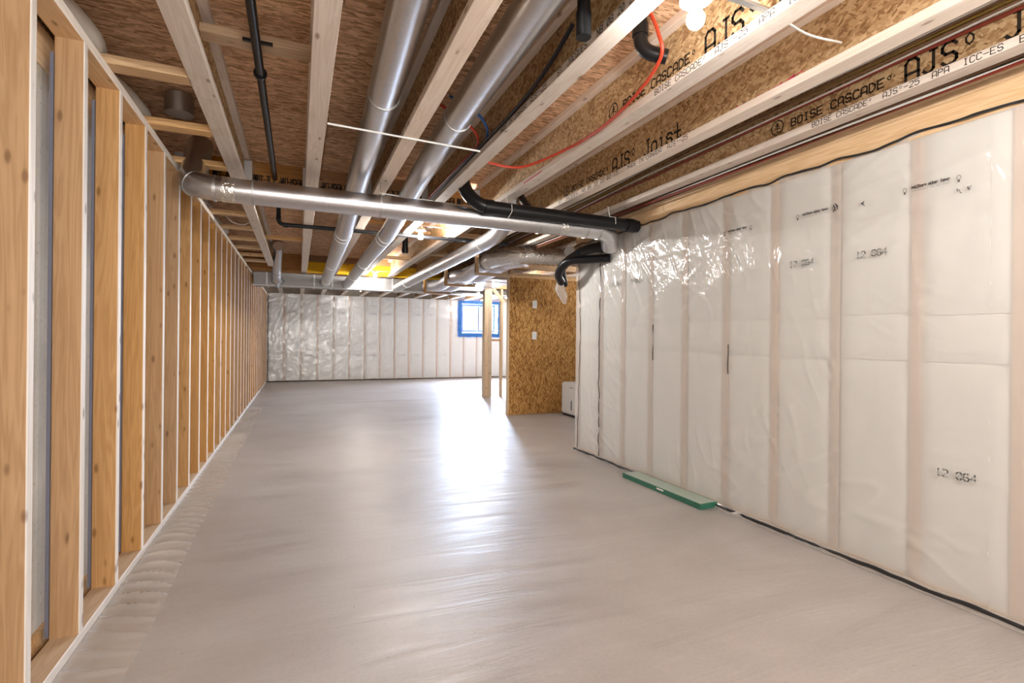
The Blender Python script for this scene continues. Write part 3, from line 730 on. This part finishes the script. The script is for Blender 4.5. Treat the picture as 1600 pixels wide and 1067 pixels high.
def tape(x0, z0, x1, z1, horiz):
    def fn(u, v):
        a = (x0+(x1-x0)*u); z = z0+(z1-z0)*v
        e = 0.012*mn.noise(Vector((a*9, z*9, 1)))
        if horiz: z += e*(2*v-1)*1.5
        else: a += e*(2*u-1)*1.5
        return (a, YB-0.022-0.006*abs(mn.noise(Vector((a*12, z*12, 0)))), z)
    nu, nv = (40, 3) if horiz else (3, 34)
    return MB().grid(fn, nu, nv).build('blue_tape', M['tape'], wn, True)
e = 0.10
tape(WX0-e, WZ0-e, WX1+e, WZ0+0.005, True); tape(WX0-e, WZ1-0.03, WX1+e, WZ1+0.055, True)
tape(WX0-e, WZ0, WX0+0.015, WZ1, False); tape(WX1-0.015, WZ0, WX1+e, WZ1, False)

# ------------------------------------------------------------ other enclosing walls (mostly out of sight)
we = MB().box((7.3, YC, 0), (7.4, YB+0.3, TOP)).build('wall_east', M['batt']); we['kind'] = 'structure'
wq = MB().box((XR+0.22, YC-0.10, 0), (7.4, YC, TOP)).build('wall_recess', M['batt']); wq['kind'] = 'structure'
wn_ = MB().box((-1.05, YN-0.1, 0), (XR+0.22, YN, TOP)).build('wall_near', M['batt']); wn_['kind'] = 'structure'

# ------------------------------------------------------------ OSB wall of the recess
wo = struct('wall_plywood', (2.91, YO, 0))
MB().box((2.912, YO, 0.012), (4.13, YO+0.011, 2.062)).build('osb_panel', M['osbwall'], wo)
MB().box((4.133, YO, 0.012), (5.35, YO+0.011, 2.062)).build('osb_panel', M['osbwall'], wo)
MB().lum((2.90, YO+0.012, 0.038), (2.938, YO+0.101, 2.062), 2).build('end_stud', M['pale_stud'], wo)
MB().lum((2.90, YO+0.012, 0.0), (5.35, YO+0.101, 0.038), 0).build('bottom_plate', M['plate'], wo)
for k in range(1, 6): MB().lum((2.90+0.406*k, YO+0.012, 0.038), (2.938+0.406*k, YO+0.101, 2.062), 2).build('stud', M['stud'], wo)
MB().lum((2.88, YO-0.01, 2.064), (5.35, YO+0.101, 2.102), 0).build('top_plate', M['cross'], wo)
MB().lum((2.60, YO+0.02, 2.104), (5.35, YO+0.101, 2.142), 0).build('top_plate', M['cross'], wo)
MB().lum((2.30, YO-0.25, 2.17), (5.35, YO-0.16, 2.255), 0).build('ledger_board', M['cross'], wo)
for (z, lab) in ((1.615, 'white outlet plate high on the brown plywood wall'), (1.14, 'white switch plate lower on the brown plywood wall, below the other plate')):
    xx = 3.32
    t = thing('wall_plate', (xx, YO-0.001, z), lab, 'wall plate')
    MB().lum((xx-0.037, YO-0.008, z), (xx+0.037, YO-0.0005, z+0.118), 2, 0.003).build('cover_plate', M['white'], t)
    MB().box((xx-0.017, YO-0.011, z+0.026), (xx+0.017, YO-0.0081, z+0.092)).build('rocker', M['frame'], t)

# ------------------------------------------------------------ post and framed opening
tp = thing('built_up_post', (3.44, 9.44, 0), 'pale built-up post of four studs in the middle distance before the window', 'post')
for k in range(4):
    MB().lum((3.355+0.0385*k, 9.43+0.002*(k % 2), 0.0), (3.393+0.0385*k, 9.57+0.002*(k % 2), 2.17), 2).build('stud', M['pale_stud'], tp)
to = thing('framed_opening', (3.72, 9.44, 0), 'pale single stud with low block and diagonal brace, right of the built-up post', 'framing')
MB().lum((3.70, 9.43, 0.0), (3.738, 9.52, 2.13), 2).build('stud', M['pale_stud'], to)
MB().lum((3.511, 9.44, 1.10), (3.699, 9.52, 1.138), 0).build('block', M['cross'], to)
MB().lum((3.52, 9.425, 2.135), (4.3, 9.52, 2.17), 0).build('header', M['cross'], to)
MB().tube([(3.52, 9.41, 2.13), (3.74, 9.41, 1.87)], 0.035, 4).build('diagonal_brace', M['pale_stud'], to)
hb = MB().lum((3.30, 9.43, 2.172), (5.0, 9.58, 2.256), 0).build('header_beam', M['cross'], None, loc=(4.1, 9.5, 2.172)); tag(hb, 'pale header board lying on top of the built-up post under the joists', 'beam')

# ------------------------------------------------------------ ducts
def duct(name, pts, r, label, cat='duct', m='galv', seams=(), n=28, fr=0.16, group=None, base=None):
    path = fillet(pts, fr, 6); t = thing(name, base or pts[0], label, cat, group)
    MB().tube(path, r, n).build('pipe_body', M[m], t, True)
    for (p, ax) in seams:
        ring(p, ax, r+0.004, 0.016, n).build('seam_ring', M['galv_dull'], t, True)
    return t
h = HC
YX = 3.75; ZX = h+0.945
t = duct('cross_duct', [(-0.635, YX+0.36, H+0.20), (-0.635, YX+0.02, ZX+0.02), (-0.50, YX, ZX), (2.46, YX, ZX-0.005), (2.58, YX+0.16, ZX-0.10)], 0.079, 'long round galvanised duct crossing the room below all the joists', seams=(((-0.50, YX, ZX), (1,0,0)), ((-0.618, YX+0.029, ZX+0.025), (-0.067,0.065,0.052)), ((-0.635, YX+0.15, ZX+0.115), (0,0.34,0.25)), ((-0.28, YX, ZX), (1,0,0)), ((0.53, YX, ZX), (1,0,0)), ((1.79, YX, ZX-0.004), (1,0,0)), ((2.22, YX, ZX-0.004), (1,0,0)), ((2.35, YX, ZX-0.005), (1,0,0))), fr=0.12, base=(0.9, YX, ZX))
ring((-0.42, YX, ZX), (1,0,0), 0.0808, 0.075, 28).build('foil_tape', M['foil'], t, True)
ring((2.0, YX, ZX-0.003), (1,0,0), 0.0808, 0.07, 28).build('foil_tape', M['foil'], t, True)
for xx in (-0.28, 0.53, 1.79):
    MB().tube([(xx, YX-0.082, ZX), (xx, YX-0.078, ZX+0.05), (xx, YX-0.03, ZX+0.12), (xx+0.005, YX, H+0.01)], 0.0022, 5).build('hanger_wire', M['galv_dull'], t)
D1 = [(0.325, -3.5, H+0.10), (0.335, 1.0, H+0.10), (0.395, 3.0, H+0.10), (0.395, 3.75, H+0.045), (0.385, 4.9, H-0.13), (0.43, 9.59, H-0.165)]
t = duct('supply_duct', D1, 0.077, 'long round duct between the second and third joists, left of the pair', seams=(((0.386, 2.62, H+0.10), (0.03,1,0)), ((0.387, 5.2, H-0.132), (0,1,-0.01)), ((0.386, 5.05, H-0.131), (0,1,-0.01)), ((0.407, 7.2, H-0.147), (0,1,-0.01)), ((0.424, 9.0, H-0.161), (0,1,-0.01))), fr=0.25, group='long round supply ducts in the joist bays')
D2 = [(0.72, -3.5, H+0.10), (0.775, 1.0, H+0.10), (0.80, 2.9, H+0.095), (0.80, 3.75, H+0.045), (0.775, 4.9, H-0.13), (0.79, 9.59, H-0.165)]
t = duct('supply_duct', D2, 0.075, 'long round duct between the third and fourth joists, right of the pair', seams=(((0.799, 2.72, H+0.096), (0.01,1,0)), ((0.775, 5.05, H-0.131), (0,1,-0.01)), ((0.776, 5.2, H-0.132), (0,1,-0.01)), ((0.781, 6.9, H-0.145), (0,1,-0.01)), ((0.786, 8.3, H-0.155), (0,1,-0.01))), fr=0.25, group='long round supply ducts in the joist bays')
t = duct('branch_duct', [(1.80, 4.35, H+0.20), (1.80, 4.55, H-0.07), (1.76, 4.85, H-0.13), (1.66, 9.585, H-0.20)], 0.078, 'round duct from the cross duct back to the trunk, left of flexible ducts', seams=(((1.782, 4.72, H-0.10), (0,1,-0.2)), ((1.757, 5.0, H-0.132), (0,1,0)), ((1.72, 6.9, H-0.16), (0,1,0)), ((1.68, 8.6, H-0.19), (0,1,0))), fr=0.14)
t = duct('wall_duct', [(-0.28, 8.15, H+0.20), (-0.30, 8.55, H+0.12), (-0.33, 9.0, H-0.02), (-0.33, 9.2, H-0.14), (-0.33, 9.40, H-0.165)], 0.068, 'short round duct dropping into the left end of the metal trunk', seams=(((-0.33, 9.1, H-0.085), (0,0.5,-0.5)),), fr=0.12)
MB().tube([(-0.33, 9.36, H-0.16), (-0.33, 9.43, H-0.165), (-0.33, 9.595, H-0.165)], 0.066, 4, True, lambda i, a: (1.0, 1.15, 1.75)[i]).build('flared_boot', M['galv_dull'], t)
# duct boots on the trunk for the round ducts
# trunk duct
ZT0, ZT1 = h+0.895, h+1.095
tt = thing('trunk_duct', (1.2, 9.85, ZT0), 'large rectangular sheet metal trunk duct running across the room near the back wall', 'duct')
MB().box((-0.70, 9.60, ZT0), (4.6, 10.12, ZT1)).build('duct_body', M['trunk'], tt)
for k, xx in enumerate((-0.5, 0.25, 0.55, 1.0, 1.6, 2.2, 2.8, 3.4, 4.0)):
    MB().box((xx-0.012, 9.585, ZT0-0.006), (xx+0.012, 10.13, ZT1+0.006)).build('drive_cleat', M['galv_dull'], tt)
MB().lum((-0.72, 9.57, ZT0-0.026), (4.6, 9.60, ZT0-0.007), 0, 0.002).build('support_strip', M['white'], tt)
rt = thing('return_duct', (3.0, 8.5, ZT0), 'rectangular metal duct running forward from the trunk behind the flexible ducts', 'duct')
MB().box((2.74, 7.45, h+0.93), (3.28, 9.582, h+1.10)).build('duct_body', M['galv'], rt)
for yy in (7.8, 8.6): MB().box((2.73, yy, h+0.924), (3.29, yy+0.024, h+1.106)).build('drive_cleat', M['galv_dull'], rt)

# flexible ducts
def flex(label, pts, r, m, corr, n=22, group=None):
    path = densify(spline(pts, 10), 0.022 if corr else 0.05)
    rf = (lambda i, a: 1.0 + (0.05 if i % 2 else -0.04) + 0.05*mn.noise(Vector((i*0.9, a*2, 3)))) if corr else (lambda i, a: 1.0+0.05*mn.noise(Vector((i*0.25, a, 3))))
    t = thing('flexible_duct', pts[0], label, 'duct', group)
    MB().tube(path, r, n, True, rf).build('sleeve', M[m], t, True); return t
fz = h+0.99
flex('crinkled foil flexible duct leading right toward the corner of the plastic wall', [(2.24, 6.20, fz-0.0), (2.27, 5.95, fz+0.02), (2.42, 5.65, fz+0.02), (2.70, 5.56, fz+0.01), (3.0, 5.5, fz+0.01), (3.3, 5.5, fz+0.03)], 0.105, 'foil', True)
flex('silver flexible duct sagging between wooden supports, left of the pair', [(2.24, 6.24, fz-0.01), (2.24, 6.7, fz-0.045), (2.24, 7.1, fz-0.075), (2.24, 7.8, fz-0.02), (2.24, 8.5, fz-0.075), (2.24, 9.2, fz-0.04), (2.24, 9.58, fz-0.01)], 0.092, 'silver_wrap', False, group='sagging flexible ducts')
flex('silver flexible duct sagging between wooden supports, right of the pair', [(2.62, 5.85, fz+0.01), (2.48, 6.15, fz+0.0), (2.46, 6.7, fz-0.05), (2.46, 7.1, fz-0.075), (2.46, 7.8, fz-0.02), (2.46, 8.5, fz-0.075), (2.46, 9.2, fz-0.04), (2.46, 9.58, fz-0.01)], 0.092, 'silver_wrap', False, group='sagging flexible ducts')
for (yy, lab) in ((6.28, 'nearest the camera'), (7.78, 'middle one'), (9.22, 'farthest, close to the trunk duct')):
    t = thing('duct_hanger', (2.35, yy, H), 'wooden cradle hanging under the flexible ducts, ' + lab, 'hanger', 'wooden cradles of the flexible ducts')
    MB().lum((2.10, yy-0.019, fz-0.165), (2.60, yy+0.019, fz-0.127), 0).build('cross_bar', M['cross'], t)
    MB().lum((2.10, yy-0.035, fz-0.126), (2.138, yy+0.035, H-0.001), 2).build('upright', M['stud'], t)
    MB().lum((2.575, yy-0.035, fz-0.126), (2.613, yy+0.035, H-0.001), 2).build('upright', M['stud'], t)
# stub of foil duct by the corner and round collar in the left bay
duct('stub_duct', [(2.52, 4.55, h+0.89), (2.80, 4.9, h+0.90)], 0.055, 'short bright metal duct stub beneath the cross duct by the plastic wall corner', seams=(((2.6, 4.65, h+0.892), (0.28,0.35,0.01)),))
duct('duct_collar', [(-0.66, 3.55, H+0.19), (-0.66, 3.55, TOP-0.002)], 0.075, 'dark round duct collar in the ceiling between the second and third blocking boards', m='galv_dull')

# straps under the ducts
for (a, b, lab) in (((0.13, 2.83, H-0.006), (0.985, 2.88, H-0.006), 'thin white metal rod strap under the two long ducts, nearer the camera'), ((0.57, 4.03, H-0.005), (1.0, 4.08, H-0.005), 'thin white strap under the right long duct beside the cross duct')):
    o = MB().tube([a, b], 0.0055, 8).build('duct_strap', M['white'], None, loc=a); tag(o, lab, 'strap')

# ------------------------------------------------------------ black pipes
def pipe(name, pts, r, label, fr=0.06, couplings=(), m='abs', cat='pipe', n=18):
    t = thing(name, pts[0], label, cat)
    MB().tube(fillet(pts, fr, 7), r, n).build('pipe_body', M[m], t, True)
    for (p, ax, L_) in couplings: ring(p, ax, r*1.14, L_, n).build('coupling', M[m], t, True)
    return t
t = pipe('drain_pipe', [(-0.19, -3.5, h+1.27), (-0.178, 2.0, h+1.27), (-0.185, 5.42, h+1.262), (-0.185, 5.42, H-0.032), (2.20, 5.42, H-0.034)], 0.0195, 'thin black pipe running back along the first bay, then turning right', couplings=(((-0.185, 5.42, H+0.03), (0,0,1), 0.05), ((-0.12, 5.42, H-0.035), (1,0,0), 0.05)))
MB().box((-0.235, 2.50, h+1.288), (-0.115, 2.515, h+1.30)).build('pipe_clamp', M['abs'], t)
ring((-0.18, 2.75, h+1.27), (0,1,0), 0.030, 0.012).build('pipe_clamp', M['abs'], t, True)
yy = YX-0.155
pipe('waste_pipe', [(1.13, yy+0.15, H+0.16), (1.14, yy+0.06, H-0.03), (1.24, yy, h+0.985), (2.64, yy, h+0.965)], 0.050, 'thick black pipe running along the cross duct into the plastic wall', fr=0.11, couplings=(((1.30, yy, h+0.984), (1,0,0), 0.07), ((2.56, yy, h+0.966), (1,0,0), 0.08)), n=24)
t = pipe('branch_pipe', [(1.70, yy+0.35, H+0.10), (1.68, yy+0.10, h+1.03), (1.80, yy+0.02, h+0.99)], 0.030, 'small black branch pipe joining the thick black pipe from the joist bay', fr=0.05)
for xx in (1.46, 2.38):
    o = MB().tube([(xx, yy+0.05, H-0.001), (xx+0.005, yy+0.03, h+1.03), (xx+0.01, yy-0.045, h+1.01), (xx+0.01, yy-0.052, h+0.96), (xx, yy+0.0, h+0.918)], 0.003, 6).build('wire_strap', M['cable_w'], None, loc=(xx, yy, H)); tag(o, 'white wire strap around the thick black pipe, ' + ('near its elbow' if xx < 2 else 'near the plastic wall'), 'strap')
pipe('trap_pipe', [(2.655, 3.92, h+0.86), (2.50, 4.15, h+0.86), (2.50, 4.55, h+0.80), (2.55, 4.80, h+0.74), (2.66, 4.92, h+0.60)], 0.045, 'black drain trap curving round the corner of the plastic wall below the duct', fr=0.1, couplings=(((2.50, 4.30, h+0.838), (0,1,-0.12), 0.07), ((2.57, 4.03, h+0.86), (-0.55,0.83,0), 0.06)), n=22)
pipe('trap_pipe', [(2.655, 4.02, h+0.76), (2.42, 4.45, h+0.78), (2.42, 4.62, h+0.66), (2.52, 4.72, h+0.60)], 0.040, 'second black drain pipe just below the trap at the plastic wall corner', fr=0.12, n=20)
o = MB().tube([(2.50, 4.70, h+0.62), (2.54, 4.80, h+0.55), (2.62, 4.86, h+0.47), (2.66, 4.90, h+0.40)], 0.035, 12, True, lambda i, a: (0.8, 1.5, 1.3, 0.6)[i]*(1+0.25*mn.noise(Vector((i*2.0, a*2, 1))))).build('plastic_wrap', M['film_floor'], None, True, loc=(2.5, 4.7, h+0.55)); tag(o, 'crumpled clear plastic below the black trap at the plastic wall corner', 'plastic wrap')
pipe('vent_stub', [(0.935, 1.60, TOP-0.001), (0.935, 1.60, h+1.10)], 0.024, 'black capped vertical pipe hanging from the subfloor left of the fourth joist', couplings=(((0.935, 1.60, h+1.13), (0,0,1), 0.09),))
pipe('elbow_pipe', [(1.37, 1.86, TOP-0.001), (1.375, 1.86, h+1.27), (1.47, 1.80, h+1.235)], 0.031, 'black elbow pipe poking down from the subfloor beside the nearest bulb', fr=0.07, couplings=(((1.372, 1.86, h+1.36), (0,0,1), 0.05),), n=22)
pipe('pipe_stub', [(1.37, 7.2, TOP-0.001), (1.37, 7.2, h+1.19)], 0.040, 'far black pipe stub hanging below the subfloor near the second bulb', couplings=(((1.37, 7.2, h+1.24), (0,0,1), 0.07),))

# ------------------------------------------------------------ tubing and cables
def cable(label, pts, r, m, name='cable', cat='cable', group=None, n=6, sp=True):
    p = spline(pts, 6) if sp else pts
    o = MB().tube(p, r, n).build(name, M[m], None, True, loc=tuple(pts[0])); return tag(o, label, cat, group)
xw = JX[3]-0.018
cable('thick black cable along the left face of the fourth joist', [(xw+0.008, 1.88, H+0.20), (xw-0.02, 1.98, H+0.12), (xw-0.03, 2.15, H+0.07), (xw-0.025, 2.5, H+0.055), (xw-0.03, 3.2, H+0.05), (xw-0.02, 4.4, H+0.05)], 0.010, 'cable_k')
cable('blue water tube along the fourth joist', [(xw-0.25, 2.85, TOP-0.03), (xw-0.1, 2.75, H+0.14), (xw-0.012, 2.9, H+0.075), (xw-0.01, 3.4, H+0.07), (xw-0.01, 4.4, H+0.07)], 0.009, 'pexb', 'water_tube', 'tube')
cable('red water tube along the fourth joist beside the blue one', [(xw-0.27, 2.98, TOP-0.03), (xw-0.1, 2.9, H+0.13), (xw-0.015, 3.05, H+0.095), (xw-0.012, 3.4, H+0.09), (xw-0.012, 4.4, H+0.09)], 0.009, 'pexr', 'water_tube', 'tube')
cable('orange-red tube looping down beside the black elbow along the fifth joist', [(1.38, 1.80, TOP-0.02), (1.39, 1.76, h+1.30), (1.42, 1.78, h+1.21), (1.455, 2.0, h+1.155), (1.485, 2.35, h+1.135), (1.47, 2.7, h+1.14), (1.33, 3.05, h+1.12), (1.12, 3.1, h+1.135), (1.10, 3.12, h+1.16)], 0.0085, 'pexr', 'water_tube', 'tube')
kinds = [('cable_b','brown'), ('cable_y','dull yellow'), ('cable_w','white'), ('cable_k','black'), ('red_dark','dark red')]
ln = ['lowest', 'second lowest', 'third lowest', 'fourth lowest', 'fifth lowest', 'sixth lowest', 'seventh lowest', 'eighth lowest', 'topmost']
for i in range(9):
    km, kn_ = kinds[[4, 2, 0, 1, 0, 2, 1, 0, 3][i]]
    x = JX[6]-0.016-0.008*(i % 3); z = h+1.268+0.0145*i
    pts = [(x, -3.5, z), (x, 0.5, z+0.002)] + [(x-0.01*abs(math.sin(i*3+q)), 0.9+q*0.75, z+0.007*math.sin(i*2.1+q*1.7) - 0.012*max(0, q-3)) for q in range(7)] + [(x, 9.3, z-0.03)]
    cable('%s cable on the left side of the seventh joist, %s of its bundle' % (kn_, ln[i]), pts, 0.0058 if km != 'red_dark' else 0.0085, km, 'cable', 'cable', 'cables left of the seventh joist')
for i in range(7):
    km, kn_ = kinds[[0, 4, 2, 0, 4, 1, 3][i]]
    x = 2.590+0.0085*(i % 4); z = h+1.085+0.016*i
    pts = [(x, -3.5, z), (x, 0.5, z)] + [(x+0.006*math.sin(i+q), 0.9+q*0.7, z+0.006*math.sin(i*2.7+q*1.3)) for q in range(6)] + [(x, 4.6, z), (x, 9.3, z)]
    cable('%s line between seventh joist and plastic wall, %s of its bundle' % (kn_, ln[i]), pts, 0.0062 if km != 'red_dark' else 0.010, km, 'cable', 'cable', 'lines between the seventh joist and plastic wall')
cable('white cable swinging from the nearest bulb through the joists to the right', [(1.19, 1.32, H+0.06), (1.30, 1.33, H+0.07), (1.54, 1.38, h+1.235), (1.80, 1.40, h+1.20), (2.022, 1.406, h+1.216)], 0.0045, 'cable_w')
cable('yellowish cable looping beneath the left bay just beyond the cross duct', [(-0.66, 4.25, H+0.05), (-0.60, 4.35, H-0.03), (-0.53, 4.4, H-0.045), (-0.43, 4.4, H-0.01), (-0.40, 4.45, H+0.08)], 0.004, 'cable_y')
cable('black cable drooping behind the cross duct elbow', [(-0.70, 3.95, H-0.02), (-0.66, 4.0, H-0.07), (-0.58, 4.05, H-0.09), (-0.48, 4.1, H-0.06), (-0.40, 4.15, H+0.06)], 0.011, 'cable_k')
cable('grey cable sagging beyond the fifth blocking board', [(-0.66, 5.55, H+0.05), (-0.60, 5.6, H-0.01), (-0.50, 5.65, H-0.02), (-0.42, 5.7, H+0.05)], 0.0035, 'cable_w')

# ------------------------------------------------------------ bulbs
def bulb(x, y, z, label, xa, xb, bm_='bulb'):
    t = thing('ceiling_bulb', (x, y, z+0.09), label, 'light bulb')
    mb = MB(); prof = [(0.0, -0.030), (0.012, -0.0275), (0.022, -0.020), (0.028, -0.009), (0.030, 0.002), (0.027, 0.014), (0.020, 0.026), (0.015, 0.038), (0.0135, 0.044)]
    n = 14; base = 0
    for (r_, dz) in prof[1:]:
        for j in range(n): mb.v.append((x+r_*math.cos(2*math.pi*j/n), y+r_*math.sin(2*math.pi*j/n), z+dz))
    mb.v.append((x, y, z-0.030)); k = len(prof)-1
    for i in range(k-1):
        for j in range(n): j2 = (j+1) % n; mb.f.append((i*n+j, i*n+j2, (i+1)*n+j2, (i+1)*n+j))
    for j in range(n): mb.f.append((len(mb.v)-1, (j+1) % n, j))
    mb.build('glass_bulb', M[bm_], t, True)
    MB().tube([(x, y, z+0.043), (x, y, z+0.062)], 0.019, 16).build('socket', M['white'], t, True)
    MB().tube([(x, y, z+0.062), (x, y, z+0.068), (x, y, z+0.078)], 0.052, 20, True, lambda i, a: (1.0, 1.0, 0.8)[i]).build('lamp_plate', M['white'], t, True)
    MB().tube([(x, y, z+0.078), (x, y, H+0.018)], 0.045, 8).build('junction_box', M['galv_dull'], t)
    MB().lum((xa, y-0.012, H+0.0385), (xb, y+0.012, H+0.048), 0, 0.001).build('bar_hanger', M['galv_dull'], t)
    MB().tube([(x, y, H+0.017), (x, y, H+0.039)], 0.02, 8).build('box_stem', M['galv_dull'], t)
A_, B_ = JX[3]+0.006, JX[4]-0.006
bulb(1.19, 1.317, h+1.05, 'nearest glowing bulb, beside the black elbow pipe at the top', A_, B_, 'bulb_dim')
bulb(1.155, 5.24, h+1.05, 'second glowing bulb, just beyond the long cross duct', A_, B_, 'bulb_hot')
bulb(1.22, 9.10, h+1.08, 'third glowing bulb, lighting the yellow beam above the trunk duct', A_, B_)
bulb(1.25, 11.6, h+1.05, 'farthest small glowing bulb, between trunk duct and back wall', A_, B_)
bulb(3.55, 8.75, h+1.06, 'glowing bulb close in front of the header over the built-up post', JX[8]+0.006 if False else JX[7]+0.006, JX[8]+0.5)
bulb(4.76, 11.8, h+1.05, 'glowing bulb beyond the single stud, near the window', JX[10]+0.006, JX[11]-0.006)
bulb(4.15, 6.1, h+1.05, 'glowing bulb inside the recess, hidden behind the plastic wall corner', JX[9]+0.006, JX[10]-0.006, 'bulb_dim')
bulb(1.25, -1.4, h+1.0, 'added fill bulb behind the viewpoint, nearer the left', A_, B_, 'bulb_hot')  # unseen, added to fill the near end with light
bulb(1.70, 0.20, h+0.97, 'added fill bulb beside the viewpoint, by the plastic wall', JX[4]+0.006, JX[5]-0.006, 'bulb_fill')  # unseen, added to brighten the stud fronts from the right

# ------------------------------------------------------------ dehumidifier
t = thing('dehumidifier', (3.84, 6.67, 0), 'white dehumidifier on the floor before the brown plywood wall', 'dehumidifier')
def rbox(a, b, c):
    bm = bmesh.new(); bmesh.ops.create_cube(bm, size=1.0)
    for v in bm.verts: v.co = Vector(((a[i]+b[i])/2 + v.co[i]*(b[i]-a[i]) for i in range(3)))
    bmesh.ops.bevel(bm, geom=list(bm.edges), offset=c, segments=3, affect='EDGES'); mb = MB()
    mb.v = [tuple(v.co) for v in bm.verts]; mb.f = [tuple(x.index for x in f.verts) for f in bm.faces]; bm.free(); return mb
rbox((3.715, 6.42, 0.03), (3.98, 6.92, 0.50), 0.018).build('casing', M['white'], t, True)
MB().box((3.708, 6.60, 0.10), (3.7155, 6.612, 0.24)).build('water_gauge', M['dark'], t)
MB().tube([(3.70, 6.47, 0.20), (3.716, 6.47, 0.20)], 0.02, 14).build('hose_cap', M['white'], t, True)
MB().box((3.713, 6.56, 0.425), (3.7156, 6.66, 0.44)).build('badge', M['inkgrey'], t)
MB().box((3.73, 6.435, 0.0), (3.965, 6.905, 0.031)).build('base', M['dark'], t)
for zz in (0.505,): MB().box((3.76, 6.48, 0.4995), (3.93, 6.86, 0.503)).build('control_panel', M['frame'], t)

# ------------------------------------------------------------ stack of glass panes on the floor
def onfloor(px, py):
    v = py - (527.2+(px-466)*0.0095); d = HC*800/v; r_ = (px-800)*d/800
    return Vector((r_*math.cos(TH)+d*math.sin(TH), d*math.cos(TH)-r_*math.sin(TH), 0))
pA = onfloor(975, 746); pB = onfloor(1097, 797); dr = (pB-pA).normalized(); nn = Vector((-dr.y, dr.x, 0)); 
if nn.x < 0: nn = -nn
Lg = (pB-pA).length; Wg = 0.150
desc = ['bottom', 'second from the bottom', 'third from the bottom', 'top']
for i in range(4):
    z0 = 0.002 + i*0.0095; z1 = z0+0.0088; o_ = pA + dr*random.uniform(-.002,.002) + nn*random.uniform(-.001,.001)
    q = [o_, o_+dr*Lg, o_+dr*Lg+nn*Wg, o_+nn*Wg]
    t = thing('glass_pane', o_ + Vector((0,0,z0)), 'green-edged glass strip on the floor, %s of its stack' % desc[i], 'glass pane', 'stack of glass strips on the floor')
    mb = MB(); c = 0.004
    def pr(mb, pts, a, b):
        n = len(mb.v); k = len(pts); mb.v += [tuple(Vector((p.x, p.y, a))) for p in pts] + [tuple(Vector((p.x, p.y, b))) for p in pts]
        mb.f += [tuple(n+j for j in range(k-1,-1,-1)), tuple(n+k+j for j in range(k))] + [(n+j, n+(j+1) % k, n+k+(j+1) % k, n+k+j) for j in range(k)]
    q2 = [q[0]+(dr+nn)*c, q[1]+(-dr+nn)*c, q[2]+(-dr-nn)*c, q[3]+(dr-nn)*c]
    pr(mb, q2, z0+0.0003, z1-0.0002); mb.build('glass_face', M['sheetglass'], t)
    mb = MB()
    for j in range(4): pr(mb, [q[j], q[(j+1) % 4], q2[(j+1) % 4], q2[j]], z0, z1)
    mb.build('glass_edge', M['glassedge'], t)
    if i == 3:
        mb = MB(); a = o_ + dr*Lg*0.47; pr(mb, [a+nn*0.005, a+dr*0.10+nn*0.005, a+dr*0.10+nn*0.11, a+nn*0.11], z1-0.0001, z1+0.0004); mb.build('paper_sticker', M['sheetglass'], t)
    if i == 2:
        mb = MB(); a = o_ + dr*Lg*0.49 - nn*0.0012; pr(mb, [a, a+dr*0.075, a+dr*0.075+nn*0.001, a+nn*0.001], z0-0.004, z1+0.003); mb.build('paper_sticker', M['label_white'], t)
